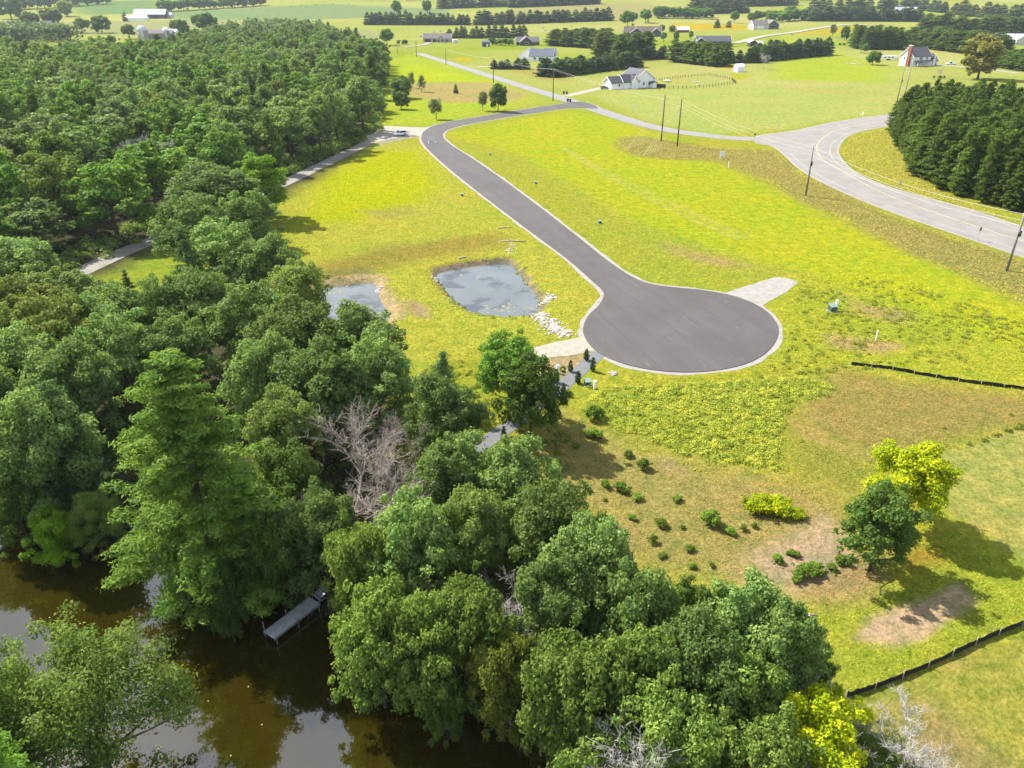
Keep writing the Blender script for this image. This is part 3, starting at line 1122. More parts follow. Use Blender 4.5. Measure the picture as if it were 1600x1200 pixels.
proto_broad('red_mid', 'red_leaf', 1, 740, 4.0, 14, 4.5, 30, 120, 0.24)
proto_broad('round_far', 'dark_leaf', 2, 760, 4.0, 9, 0.6, 60, 170, 0.24, lobe=(0.24, 0.4))
proto_broad('broad_far', 'maple_leaf', 3, 800, 4.5, 10, 0.2, 48, 100, 0.4, lobe=(0.22, 0.38))
proto_broad('grey_far', 'grey_willow_leaf', 2, 850, 4.2, 9, 0.8, 46, 90, 0.22, gap=0.3, lobe=(0.2, 0.34))
proto_broad('shrub', 'shrub_leaf', 4, 900, 1.0, 1.5, 0.02, 22, 110, 0.075, lobe=(0.22, 0.42))
proto_broad('yellow_shrub', 'yellow_leaf', 1, 950, 1.4, 1.3, 0.02, 26, 110, 0.08, lobe=(0.2, 0.4))
proto_whorl('white_pine', 'white_pine_needle', 2, 1000, 5.4, 22.7, 2.2, 20, 8, 640, 0.075, droop=-0.05, top_up=0.5, power=0.8, ragged=0.42, width=0.22, clump=8, clump_r=0.5)
proto_whorl('blue_pine', 'blue_pine_needle', 2, 1100, 3.6, 14, 1.0, 16, 7, 200, 0.085, ragged=0.3, clump=4, clump_r=0.5)
proto_whorl('red_pine', 'red_pine_needle', 3, 1200, 2.6, 12.5, 0.7, 14, 7, 84, 0.15, nb=10, power=0.5, droop=0.15, top_up=0.7, width=0.42, clump=2.5, clump_r=0.6)
proto_whorl('spruce', 'spruce_needle', 3, 1300, 2.7, 9.5, 0.2, 13, 7, 36, 0.26, nb=4, power=0.62)
proto_whorl('cedar', 'cedar_needle', 2, 1400, 0.42, 2.1, 0.08, 14, 6, 12, 0.055, nb=4, power=0.45, droop=0.6, top_up=0.9)
PROTO_DEAD = {}
for kk, (hh, sd, mm) in {'pink': (11, 5, 'bark_dead_pink'), 'grey': (9, 12, 'bark_dead'), 'grey2': (8.5, 23, 'bark_dead')}.items():
    me = dead_tree('trunk', hh, sd, 0.2, 0.8, 6)
    me.materials.append(MATS[mm])
    PROTO_DEAD[kk] = (me, hh)

TREES = []


def plant(kind, name, loc, h=None, r=None, label='', cat='tree', group=None, idx=None, rz=None):
    L = PROTO[kind]
    me, tm, H, R = L[rnd.randrange(len(L)) if idx is None else idx % len(L)]
    sz = (h / H) if h else 1.0
    sx = (r / R) if r else sz
    o = empty(name, loc, rnd.uniform(0, 6.28) if rz is None else rz, label, cat, group)
    o.scale = (sx, sx, sz)
    link('trunk' if cat != 'shrub' else 'stem', tm, None, o)
    link('crown' if cat != 'shrub' else 'foliage', me, None, o)
    TREES.append((float(loc[0]), float(loc[1]), (r or R)))
    return o


def tree_px(kind, name, cx, cyy, wpx, h, label, cat='tree', group=None, idx=None, rz=None):
    """crown centre and width as they show in the photograph, height in metres: stands the tree on the ground below"""
    zc = h * 0.58
    p = at_z(cx, cyy, zc)
    g = float(ground_h(p[0], p[1]))
    R = wpx * mpp(p) / 2
    return plant(kind, name, (p[0], p[1], g), h - min(g, 0), R, label, cat, group, idx, rz)

# ------------------------------------------------------------------ trees by the river and round the field, one by one
OAKS = 'oaks in the riverside wood'
SHORE = 'leafy trees leaning over the river'
near = [
    # kind, name, cx, cy, width, height, label, group
    ('bright_near', 'maple_tree', 412, 285, 92, 14, 'bright green round maple at the wood edge beside the paved lane', None),
    ('oak_near', 'oak_tree', 330, 312, 150, 15, 'broad oak standing across the lane gap from the mown clearing', None),
    ('oak_near', 'oak_tree', 300, 362, 110, 14, 'oak whose crown hides the lane at the clearing corner', None),
    ('oak_near', 'oak_tree', 390, 350, 90, 13, 'dark oak casting shadow onto the field below the bright maple', None),
    ('oak_near', 'oak_tree', 350, 410, 130, 14, 'oak at the lower corner of the mown clearing beside the dark pine', None), ('oak_near', 'oak_tree', 420, 425, 105, 13, 'oak on the field edge up the slope from the smaller pond', None),
    ('oak_near', 'oak_tree', 465, 470, 110, 13, 'oak at the far bank of the smaller pond', None), ('blue_pine', 'pine_tree', 296, 425, 74, 15, 'dark pine at the right corner of the mown clearing', None),
    ('oak_near', 'oak_tree', 315, 490, 125, 14, 'oak right in front of the dark clearing pine', None), ('oak_near', 'oak_tree', 245, 505, 90, 13, 'narrow oak between the thin clearing pine and the tall white pine', None),
    ('blue_pine', 'pine_tree', 203, 462, 40, 9, 'thin pine poking up in front of the mown clearing', None),
    ('oak_near', 'oak_tree', 30, 425, 130, 13, None, OAKS), ('oak_near', 'oak_tree', 92, 482, 140, 12.5, 'oak facing the lane end of the mown clearing', None), ('oak_near', 'oak_tree', 25, 500, 130, 13, None, OAKS),
    ('oak_near', 'oak_tree', 168, 518, 130, 13, None, OAKS), ('oak_near', 'oak_tree', 95, 540, 150, 14, None, OAKS), ('oak_near', 'oak_tree', 190, 570, 140, 14, None, OAKS),
    ('oak_near', 'oak_tree', 20, 590, 150, 14, None, OAKS), ('oak_near', 'oak_tree', 110, 620, 150, 14, None, OAKS), ('oak_near', 'oak_tree', 275, 560, 120, 13, None, OAKS),
    ('oak_near', 'oak_tree', 400, 520, 140, 14, 'oak behind the tip of the tall white pine', None), ('oak_near', 'oak_tree', 470, 545, 150, 14, None, OAKS), ('oak_near', 'oak_tree', 560, 545, 140, 13, 'oak overhanging the small silt pond', None),
    ('oak_near', 'oak_tree', 590, 605, 130, 13, 'oak at the field edge next to the dead pinkish tree', None), ('oak_near', 'oak_tree', 500, 620, 150, 14, 'oak on the far side of the dead pinkish trees', None), ('oak_near', 'oak_tree', 420, 605, 130, 14, None, OAKS),
    ('oak_near', 'oak_tree', -40, 540, 140, 14, None, OAKS), ('oak_near', 'oak_tree', -50, 640, 150, 14, None, OAKS),
    ('oak_near', 'oak_tree', 55, 700, 170, 14, None, OAKS), ('dark_near', 'oak_tree', 20, 770, 110, 8, 'low dark oak at the left river bank', None),
    ('oak_near', 'oak_tree', 445, 690, 130, 12, 'oak filling the gap between tall white pine and dead pinkish tree', None), ('dark_near', 'oak_tree', 455, 770, 130, 11, 'dark oak between the tall white pine and the path end', None), ('oak_near', 'oak_tree', 500, 840, 130, 11, 'shaded oak leaning over the inner end of the dock', None),
    ('dark_near', 'oak_tree', 432, 862, 90, 9, 'dark tree hanging over the water beside the dock', None), ('dark_near', 'oak_tree', 350, 930, 70, 6, 'low dark tree under the tall white pine at the waterline', None),
    ('blue_pine', 'spruce_tree', 693, 592, 62, 8, 'small pointed conifer in the grass behind the path oak', None),
    ('maple_near', 'maple_tree', 795, 580, 110, 11, 'fresh green maple at the inner end of the gravel stub', None),
    ('dark_near', 'oak_tree', 830, 618, 112, 10.5, 'dark oak shading the path beside the cedars', None),
    ('oak_near', 'oak_tree', 688, 662, 130, 12, 'grey-green oak beside the path behind the dead tree', None),
    ('oak_near', 'oak_tree', 726, 754, 128, 11, 'oak at the path bend right of the dead pinkish trees', None), ('oak_near', 'oak_tree', 690, 770, 120, 11, 'oak standing over the lower path end near the upturned boat', None), ('oak_near', 'oak_tree', 810, 770, 130, 12, 'oak at the meadow edge nearest the path cedars', None),
    ('oak_near', 'oak_tree', 860, 850, 150, 13, 'oak at the meadow edge uphill of the grey dead tree', None), ('oak_near', 'oak_tree', 925, 905, 145, 13, 'oak bulging from the wood toward the dotted shrubs', None), ('oak_near', 'oak_tree', 735, 850, 140, 12, 'oak between the lower path end and the grey dead tree', None),
    ('oak_near', 'oak_tree', 650, 870, 150, 12, 'oak downhill of the upturned boat', None), ('shore_near', 'shore_tree', 562, 890, 120, 11, None, SHORE),
    ('shore_near', 'shore_tree', 590, 990, 150, 10, 'yellow-green tree bulging over the river next to the dock', None),
    ('shore_near', 'shore_tree', 660, 1010, 140, 10, None, SHORE), ('shore_near', 'shore_tree', 735, 985, 150, 11, None, SHORE), ('shore_near', 'shore_tree', 785, 1050, 120, 9, None, SHORE),
    ('oak_near', 'oak_tree', 870, 950, 150, 12, 'oak right of the grey dead tree above the river', None), ('oak_near', 'oak_tree', 990, 985, 150, 12, None, OAKS), ('dark_near', 'oak_tree', 1070, 985, 120, 10, 'dark oak tucked beside the broad oak at the meadow edge', None),
    ('shore_near', 'shore_tree', 900, 1080, 180, 11, None, SHORE), ('shore_near', 'shore_tree', 1000, 1080, 160, 11, None, SHORE), ('oak_near', 'oak_tree', 1085, 1062, 160, 12, None, OAKS),
    ('oak_near', 'oak_tree', 1165, 1005, 165, 12, 'broad oak closing the wood toward the bare dirt patch', None), ('oak_near', 'oak_tree', 1210, 1040, 150, 12, 'oak at the end of the river wood beside the silt fence', None),
    ('shore_near', 'shore_tree', 1150, 1110, 170, 10, None, SHORE), ('dark_near', 'oak_tree', 1265, 1050, 80, 7, 'dark green tree where the silt fence meets the wood', None), ('shore_near', 'shore_tree', 1050, 1170, 180, 10, None, SHORE),
    ('shore_near', 'shore_tree', 930, 1190, 150, 7, None, SHORE), ('shore_near', 'shore_tree', 1190, 1210, 170, 9, None, SHORE),
    ('dark_near', 'shore_tree', 695, 1090, 62, 5, 'small dark bush drooping into the river', None),
    ('bright_near', 'maple_tree', 80, 822, 90, 4.5, 'bright green bush hanging over the left river bank', None),
    ('loose_near', 'shore_tree', 150, 800, 90, 5.5, 'grey-green bush beside the bright bush on the river bank', None),
    ('yellow_near', 'maple_tree', 1424, 752, 140, 8.8, 'yellow-green maple standing right behind the dark round tree on the meadow', None),
    ('dark_near', 'oak_tree', 1380, 818, 130, 8.8, 'dark green round tree on the meadow beside the bare dirt', None),
    ('loose_near', 'shore_tree', 125, 1088, 290, 12, 'loose light-green tree spreading over the near river bend', None),
    ('loose_near', 'shore_tree', -10, 1120, 190, 13, 'tall loose tree on the near river bank', None),
    ('yellow_near', 'maple_tree', 1278, 1165, 165, 8.5, 'yellow-leaved tree among bare branches by the lawn', None),
    ('loose_near', 'shore_tree', 1375, 1190, 90, 6, 'sparse light-green tree mixed with bare grey branches by the lawn', None),
]
for k, nm, cx, cyy, wp, hh, lb, gp in near:
    if lb is None:
        lb = 'grey-green oak in the closed canopy of the riverside wood' if gp == OAKS else 'light green leafy tree crowding the river edge of the wood'
    tree_px(k, nm, cx, cyy, wp, hh, lb, 'tree', gp)
p = at(340, 908)
plant('white_pine', 'pine_tree', (p[0], p[1], float(ground_h(p[0], p[1]))), 23.5, 7.5, 'tall bright green white pine towering over the river bank', 'tree', None, 0)
p = at(135, 800)
plant('blue_pine', 'pine_tree', (p[0], p[1], float(ground_h(p[0], p[1]))), 14.5, 3.8, 'bluish dark pine on the bank beside the tall white pine', 'tree', None, 0)
p = at(400, 905)
plant('white_pine', 'pine_tree', (p[0], p[1], float(ground_h(p[0], p[1]))), 13, 3.2, 'shorter white pine tucked under the tall one by the dock', 'tree', None, 1)
p = at(-20, 1290)
plant('white_pine', 'pine_tree', (-27.5, 25.0, 0.0), 15.0, 3.5, 'green pine tip at the near river bank below the loose tree', 'tree', None, 1)


def dead(kind, cx, cyy, h, label, zc=0.6, group=None, sx=1.1):
    me, H = PROTO_DEAD[kind]
    p = at_z(cx, cyy, h * zc)
    g = float(ground_h(p[0], p[1]))
    o = empty('dead_tree', (p[0], p[1], g), rnd.uniform(0, 6.28), label, 'dead tree', group)
    s = h / H
    o.scale = (s * sx, s * sx, s)
    link('trunk', me, None, o)
    return o


dead('pink', 550, 738, 13, 'large bare pinkish dead tree in the gap of the riverside wood', 0.6, None, 1.3)
dead('pink', 622, 752, 11.5, 'second bare dead tree crowding the big pinkish one', 0.58, None, 1.25)
dead('pink', 605, 690, 10, 'bare dead tree at the field side of the big pinkish one', 0.58, None, 1.25)
dead('grey', 815, 955, 10.5, 'bare grey dead tree between the oaks above the river')
dead('grey2', 800, 1000, 9, 'dead twiggy tree leaning out of the shore trees')
dead('grey2', 1045, 1150, 11, 'pale dead snag rising from the shore trees')
dead('grey', 905, 1185, 8, 'bushy bare grey tree at the water edge')
dead('grey', 1226, 1112, 8.5, 'silvery bare branches left of the yellow-leaved tree', )
dead('grey2', 1330, 1122, 8, 'silvery bare tree right behind the yellow-leaved tree')
dead('grey', 1422, 1160, 8.5, 'silvery bare tree casting shadow on the tan lawn')
dead('grey', 215, 232, 15, 'bare dark tree in the middle of the big wood')

# ------------------------------------------------------------------ the big wood on the left
FA = poly_px(FOREST_A, 9.0)


def scatter(P, dmin, seed, maxn=4000, tries=60000, inside=None):
    r = np.random.default_rng(seed)
    lo, hi = P.min(0), P.max(0)
    cand = np.stack([r.uniform(lo[0], hi[0], tries), r.uniform(lo[1], hi[1], tries)], 1)
    cand = cand[poly_sd(cand[:, 0], cand[:, 1], P) < 0]
    if inside is not None:
        cand = cand[inside(cand[:, 0], cand[:, 1])]
    grid, out = {}, []
    for q in cand:
        g = (int(q[0] // dmin), int(q[1] // dmin))
        ok = True
        for a in (-1, 0, 1):
            for b_ in (-1, 0, 1):
                for o_ in grid.get((g[0] + a, g[1] + b_), ()):
                    if (o_[0] - q[0]) ** 2 + (o_[1] - q[1]) ** 2 < dmin * dmin:
                        ok = False
        if ok:
            grid.setdefault(g, []).append(q)
            out.append(q)
            if len(out) >= maxn:
                break
    return np.array(out)


def wood_ok(x, y):
    px, py = proj(x, y, 9.0)
    # only on the far side of the lane
    lo = np.argsort(LANE[:, 0])
    beyond = (y > np.interp(x, LANE[lo, 0], LANE[lo, 1]) + 2) | (x > LANE[:, 0].max()) | (x < LANE[:, 0].min())
    return (px > -70) & (px < 1680) & beyond & (line_dist(x, y, LANE) > 6.0) & (line_dist(x, y, TOWN) > 9)


pts = scatter(FA, 9.6, 31, inside=wood_ok)
pts = pts[np.argsort(pts[:, 1])]
cnt = {'oak_mid': 0, 'maple_mid': 0, 'ash_mid': 0, 'red_pine': 0}
NAMES = {'oak_mid': ('oak_tree', 'dull green oak in the big wood beyond the lane'), 'maple_mid': ('maple_tree', 'fresh green maple in the big wood beyond the lane'),
         'ash_mid': ('ash_tree', 'pale grey-green ash in the big wood beyond the lane'), 'red_pine': ('white_pine_tree', 'dark pine scattered through the big wood beyond the lane')}
LIM = {'oak_mid': 235, 'maple_mid': 285, 'ash_mid': 285, 'red_pine': 60}
for q in pts:
    sp = vnoise(q[0], q[1], 38, 21) * 0.6 + rnd.random() * 0.5
    k = 'oak_mid' if sp < 0.5 else ('maple_mid' if sp < 0.78 else ('ash_mid' if sp < 1.0 else 'red_pine'))
    if rnd.random() < 0.05:
        k = 'red_pine'
    if cnt[k] >= LIM[k]:
        k = min(('maple_mid', 'ash_mid'), key=lambda a: cnt[a])
        if cnt[k] >= LIM[k]:
            continue
    cnt[k] += 1
    nm, lb = NAMES[k]
    h = rnd.uniform(11.5, 19.5) * (1.0 if k != 'red_pine' else 1.05)
    if q[1] < 215:
        h *= 0.92
    r_ = rnd.uniform(4.8, 8.6) if k != 'red_pine' else rnd.uniform(3.0, 4.0)
    plant(k, nm, (q[0], q[1], float(ground_h(q[0], q[1])) - 0.05), h, r_, lb, 'tree', 'trees of the big wood')
tree_px('red_mid', 'maple_tree', 60, 213, 28, 14, 'small maple turning red in the big wood')
print('forest', cnt)

# ------------------------------------------------------------------ single trees and tree rows beyond
solo = [
    ('round_far', 'oak_tree', 627, 134, 34, 9.5, 'large dark round tree alone on the far field'),
    ('round_far', 'oak_tree', 626, 155, 24, 7, 'smaller dark round tree in front of the large one on the far field'),
    ('round_far', 'oak_tree', 591, 169, 19, 6.5, 'small dark oval tree near the wood corner on the far field'),
    ('round_far', 'oak_tree', 778, 150, 29, 10.5, 'dark tree standing beside the side road on the far field'),
    ('grey_far', 'willow_tree', 681, 167, 22, 8, 'thin pale grey-green tree alone on the far field'),
    ('grey_far', 'willow_tree', 754, 155, 16, 8, 'thin pale tree beside the dark tree on the far field'),
    ('grey_far', 'willow_tree', 658, 128, 13, 8, 'thin pale tree behind the large dark round tree'),
    ('grey_far', 'willow_tree', 643, 123, 12, 8, 'faint bare-looking tree touching the large dark round tree'),
    ('grey_far', 'willow_tree', 552, 128, 28, 11, 'pale grey tree at the wood edge, one of three'),
    ('grey_far', 'willow_tree', 580, 124, 26, 10, 'pale grey tree standing just out of the wood edge'),
    ('spruce', 'spruce_tree', 712, 137, 8, 4.5, 'tiny conifer on the far field'),
    ('broad_far', 'maple_tree', 605, 58, 22, 14, 'tree at the end of the wood by the road bend'),
    ('gold_far', 'birch_tree', 1527, 88, 58, 24, 'tall golden-green tree beside the pine plantation'),
    ('broad_far', 'maple_tree', 1363, 90, 23, 9, 'bright round tree on the lawn left of the tall white house'),
    ('broad_far', 'maple_tree', 1350, 76, 13, 7, 'small bright tree at the corner of the pine block'),
    ('grey_far', 'willow_tree', 1300, 48, 12, 13, 'thin pale tree at the end of the dense conifer hedge'),
    ('broad_far', 'maple_tree', 1319, 52, 12, 13, 'slim green tree beside the pale one at the conifer hedge'),
    ('broad_far', 'maple_tree', 282, 42, 26, 17, 'single full tree right of the silos'),
    ('broad_far', 'maple_tree', 325, 42, 34, 17, 'wide pale tree near the farm field'),
    ('broad_far', 'maple_tree', 203, 50, 22, 13, 'dark tree left of the large silo'),
    ('broad_far', 'maple_tree', 160, 40, 26, 15, 'round tree below the barn field'),
    ('broad_far', 'maple_tree', 130, 40, 22, 15, 'dark tree next to the round one below the barn field'),
    ('broad_far', 'maple_tree', 105, 15, 24, 19, 'tree standing in the far left fields'),
    ('broad_far', 'maple_tree', 83, 32, 30, 15, 'wide dark tree in the far left fields'),
    ('broad_far', 'maple_tree', 50, 35, 26, 15, 'dark tree at the edge of the big wood below far fields'),
    ('broad_far', 'maple_tree', 18, 18, 34, 20, 'large bluish tree at the far left'),
    ('spruce', 'spruce_tree', 196, 26, 9, 12, 'small conifer left of the white farm barn'),
    ('broad_far', 'maple_tree', 620, 13, 16, 20, 'tall tree in the hedgerow behind the pine rows'),
    ('broad_far', 'maple_tree', 668, 10, 14, 20, 'tall slim tree at the far woods edge'),
    ('broad_far', 'maple_tree', 1018, 70 - 13, 7, 7, 'young street tree on the lawn of the brown-roofed house'),
    ('broad_far', 'maple_tree', 996, 57, 8, 8, 'young tree in front of the brown-roofed house'),
    ('broad_far', 'maple_tree', 1036, 58, 9, 9, 'young tree with tall stem beside the brown-roofed house'),
    ('broad_far', 'maple_tree', 1056, 57, 8, 13, 'pointed young tree above the conifer belt'),
    ('broad_far', 'maple_tree', 1079, 55, 8, 8, 'young tree between the red shed and the navy house'),
    ('round_far', 'oak_tree', 1034, 45, 9, 8, 'dark bush-like tree by the red shed'),
    ('round_far', 'oak_tree', 1050, 46, 11, 8, 'dark tree left of the red shed'),
    ('broad_far', 'maple_tree', 1147, 27, 13, 14, 'tree on the grassy slope behind the cream house'),
    ('broad_far', 'maple_tree', 1173, 27, 13, 12, 'tree left of the cream house'),
    ('spruce', 'spruce_tree', 1120, 38, 12, 8, 'dark conifer above the goldenrod strip'),
    ('spruce', 'spruce_tree', 1138, 38, 10, 7, 'second dark conifer above the goldenrod strip'),
    ('broad_far', 'maple_tree', 980, 33, 24, 14, 'leafy clump behind the brown-roofed house'),
    ('broad_far', 'maple_tree', 1028, 20, 18, 14, 'pale tree on the far slope'),
    ('broad_far', 'maple_tree', 1008, 28, 20, 12, 'scrubby tree on the far slope'),
]
for k, nm, cx, cyy, wp, hh, lb in solo:
    if cyy > 100:
        tree_px(k, nm, cx, cyy, wp, hh, lb)
    else:
        # foot of the tree: half the crown's height below its centre in the picture
        p0 = at(cx, cyy + 8)
        for _ in range(3):
            p0 = at(cx, cyy + 0.55 * hh / mpp(p0))
        R_ = wp * mpp(p0) / 2
        plant(k, nm, p0 - np.array([0, 0, 0.1]), max(hh, 1.9 * R_), R_, lb, 'tree')
me, H = PROTO_DEAD['grey']
for cx, by, hp, lb in [(1193, 108, 28, 'bare leafless tree standing in front of the dense conifer hedge'), (1467, 122, 17, 'small bare tree ringed by shrubs on the lawn below the white house')]:
    p = at(cx, by)
    o = empty('dead_tree', p, 1.0, lb, 'dead tree')
    s = hp * mpp(p) / H
    o.scale = (s, s, s)
    link('trunk', me, None, o)

ROWC = [0]


def row(kind, name, a, b, n, h, wpx, label, group, rows=1, dy=4.5, jit=0.3):
    A, B = at(*a), at(*b)
    d = (B - A)[:2]
    L = np.linalg.norm(d)
    back = np.array([-d[1], d[0]]) / L
    if back[1] < 0:
        back = -back
    for k in range(rows):
        for i in range(n):
            t = (i + 0.5 + rnd.uniform(-jit, jit)) / n
            q = A[:2] + d * t + back * (k * dy + rnd.uniform(-0.8, 0.8))
            z = float(ground_h(q[0], q[1]))
            hh = h * rnd.uniform(0.82, 1.15)
            plant(kind, name, (q[0], q[1], z - 0.1), hh, min(L / n * wpx * rnd.uniform(1.05, 1.4), 0.62 * hh), label, 'tree', group)
            ROWC[0] += 1


S = 'spruce_tree'
row('spruce', S, (765, 108), (825, 108), 5, 6.5, 0.75, 'low conifer in the row hiding the blue-roofed house', 'conifers below the blue-roofed house')
row('spruce', S, (858, 121), (996, 104), 17, 8.8, 0.78, 'young spruce in the double row behind the white house', 'spruces behind the white house', rows=2, dy=6)
row('red_pine', 'windbreak_pine', (858, 71), (948, 77), 9, 14, 0.75, 'pine in the tall block between the two far houses', 'pines between the far houses', rows=2, dy=9)
row('red_pine', 'windbreak_pine', (966, 95), (1012, 91), 5, 16, 0.8, 'tall pine in the clump behind the white house', 'pines behind the white house', rows=3, dy=9)
row('spruce', S, (1015, 93), (1044, 93), 3, 10, 0.75, 'dark spruce in the small trio behind the mown field', 'spruces behind the mown field')
row('red_pine', 'windbreak_pine', (1048, 96), (1122, 104), 8, 13.5, 0.8, 'pine in the belt below the navy house', 'pines below the navy house', rows=2, dy=9)
row('spruce', S, (1125, 99), (1195, 98), 6, 9.5, 0.6, 'spruce in the gappy row below the grey shed', 'spruces below the grey shed')
row('spruce', S, (1188, 96), (1294, 86), 16, 11.5, 0.85, 'spruce in the dense clipped-looking hedge block', 'spruces of the dense hedge', rows=2, dy=7)
row('red_pine', 'windbreak_pine', (1345, 78), (1415, 78), 8, 16, 0.85, 'pine in the block left of the tall white house', 'pines around the white house', rows=3, dy=10)
row('red_pine', 'windbreak_pine', (1418, 72), (1530, 86), 11, 14, 0.85, 'pine in the block behind the tall white house', 'pines around the white house', rows=3, dy=12)
row('red_pine', 'windbreak_pine', (1535, 100), (1610, 112), 7, 12, 0.9, 'pine beside the right-hand blue-sided house', 'pines around the white house', rows=1, dy=9)
row('red_pine', 'windbreak_pine', (1440, 50), (1640, 58), 14, 16, 0.85, 'pine in the long belt above the white house', 'pines of the upper belt', rows=2, dy=14)
row('spruce', S, (1262, 33), (1440, 34), 15, 16, 0.8, 'conifer in the belt below the hilltop house', 'conifers of the hill belt', rows=2, dy=14)
row('spruce', S, (1262, 18), (1440, 12), 14, 17, 0.8, 'conifer in the belt above the hilltop house', 'conifers of the hilltop belt', rows=1)
row('spruce', S, (1440, 16), (1600, 34), 13, 18, 0.8, 'conifer in the belt at the edge of the bright hill field', 'conifers by the hill field', rows=1)
row('broad_far', 'maple_tree', (1200, 36), (1262, 30), 5, 14, 0.75, 'leafy tree in the scrub right of the cream house', 'leafy scrub by the cream house', rows=2, dy=22)
row('spruce', S, (570, 39), (636, 39), 9, 15, 0.8, 'conifer in the far windbreak behind the wood', 'conifers of the far windbreak')
row('spruce', S, (638, 39), (735, 39), 13, 14, 0.8, 'conifer in the windbreak above the tan house', 'conifers above the tan house')
row('spruce', S, (742, 39), (952, 32), 24, 15, 0.8, 'conifer in the long dark windbreak across the far field', 'conifers of the long windbreak')
row('spruce', S, (700, 60), (756, 60), 7, 10.5, 0.7, 'conifer right of the tan house', 'conifers by the tan house')
row('spruce', S, (762, 59), (822, 60), 7, 12, 0.7, 'conifer left of the grey gabled house', 'conifers by the grey gabled house')
row('broad_far', 'maple_tree', (762, 70), (800, 72), 5, 6, 0.6, 'small leafy tree in the garden of the grey gabled house', 'garden trees')
row('broad_far', 'maple_tree', (1022, 28), (1110, 30), 8, 13, 0.8, 'scrub tree on the slope above the red shed', 'scrub trees on the far slope', rows=2, dy=28)
row('spruce', S, (1080, 22), (1165, 20), 9, 17, 0.7, 'tall conifer at the top of the far slope', 'conifers on the far slope', rows=1)
row('broad_far', 'maple_tree', (250, 19), (410, 9), 16, 16, 0.75, 'tree in the hedgerow across the far farm fields', 'hedgerow trees across the farm fields')
row('broad_far', 'maple_tree', (10, 16), (170, 6), 12, 18, 0.8, 'tree in the far left wood line', 'far left wood line')
row('broad_far', 'maple_tree', (580, 36), (625, 36), 4, 8, 0.7, 'low tree at the end of the wood', 'low trees at the wood end')
for i, (a, b) in enumerate([((686, 14), (800, 10)), ((800, 12), (935, 6)), ((1080, 12), (1240, 8))]):
    row('spruce', S, a, b, 15, 20, 0.8, 'conifer in the bluish wood along the far ridge', 'conifers of the far ridge wood')
# pine plantation on the right
PL = poly_px([(1396, 205), (1404, 236), (1430, 272), (1500, 310), (1640, 372), (1760, 400), (1760, 250), (1640, 205), (1520, 190), (1440, 190)])


def in_view(x, y):
    px, py = proj(x, y, 10.0)
    return (px > -60) & (px < 1665) & (poly_sd(x, y, COUNTY) > 9)


pts = scatter(PL, 3.6, 77, inside=in_view)
pts = pts[np.argsort(pts[:, 1])][:300]
for q in pts:
    plant('red_pine', 'pine_tree', (q[0], q[1], -0.05), rnd.uniform(10.0, 16.5), rnd.uniform(2.0, 3.4), 'pine in the dense plantation inside the county road bend', 'tree', 'pines of the plantation')
print('plantation', len(pts), 'rows', ROWC[0])


# far woods that read as one mass
def woodland(name, bands, n, leaf, m):
    r = np.random.default_rng(5)
    out = []
    for (a, b, dep, hh) in bands:
        A, B = at(*a), at(*b)
        d = (B - A)[:2]
        bk = np.array([-d[1], d[0]]) / np.linalg.norm(d)
        if bk[1] < 0:
            bk = -bk
        for i in range(n):
            q = A[:2] + d * r.random() + bk * r.uniform(0, dep)
            z = float(ground_h(q[0], q[1]))
            R = hh * r.uniform(0.3, 0.5)
            k = 46
            dd = unit(r.normal(size=(k, 3)) + np.array([0, 0, 0.4]))
            P = np.array([q[0], q[1], z + hh * 0.5]) + dd * np.array([R, R, hh * 0.5]) * r.uniform(0.6, 1.05, (k, 1))
            out.append(quads(P, unit(dd + r.normal(size=(k, 3)) * 0.4), leaf, 1.3, r))
    return struct(link(name, leaf_mesh(name, np.concatenate(out)), m), 'stuff')


o = woodland('far_woodland', [((-80, 4), (180, 1), 160, 20), ((560, 2), (1000, -3), 120, 20), ((1230, 2), (1440, -6), 60, 18), ((-700, 30), (-60, 30), 120, 18), ((1700, 20), (2300, 40), 150, 18), ((-60, 62), (30, 70), 60, 15)], 130, 1.1, 'spruce_needle')
o['label'] = 'bluish woods massed along the far ridge'

# ------------------------------------------------------------------ shrubs on the meadow, cedars along the path
for i, (x, y, wp) in enumerate([(982, 713, 22), (1005, 733, 26), (946, 762, 20), (970, 768, 24), (995, 780, 20), (1058, 782, 22), (988, 812, 14), (1032, 822, 22), (1020, 848, 20), (1066, 826, 14),
                                (1077, 860, 18), (1035, 870, 16), (1110, 820, 46), (1140, 833, 22), (1160, 828, 16), (1178, 824, 14), (928, 655, 34), (930, 685, 30), (895, 766, 14), (922, 768, 10), (900, 700, 14),
                                (865, 735, 30), (825, 690, 16), (830, 705, 18), (1313, 880, 28), (1240, 868, 22), (1215, 878, 20), (1082, 888, 14), (1112, 885, 14), (945, 783, 10), (1255, 900, 34), (1275, 895, 30), (1300, 890, 20), (1245, 908, 26), (1325, 850, 22)]):
    p = at(x, y)
    R = wp * mpp(p) / 2
    plant('shrub', 'shrub', (p[0], p[1], -0.03), R * rnd.uniform(0.8, 1.5), R * rnd.uniform(0.75, 1.05), 'small leafy green shrub dotted over the dry meadow', 'shrub', 'shrubs dotted over the dry meadow')
for x, y, wp in [(1185, 797, 46), (1215, 800, 44), (1245, 808, 26)]:
    p = at(x, y)
    R = wp * mpp(p) / 2
    plant('yellow_shrub', 'shrub', (p[0], p[1], -0.03), R * 1.1, R * 1.15, 'low yellow-green shrub patch on the dry meadow', 'shrub', 'yellow shrubs on the dry meadow')
for x, y in [(916, 563), (891, 581), (926, 580), (869, 598), (903, 599), (880, 617), (787, 688), (858, 606)]:
    p = at(x, y)
    plant('cedar', 'cedar_tree', (p[0], p[1], -0.02), rnd.uniform(1.7, 2.1), rnd.uniform(0.36, 0.44), 'small columnar cedar planted along the grey path', 'tree', 'cedars along the path')
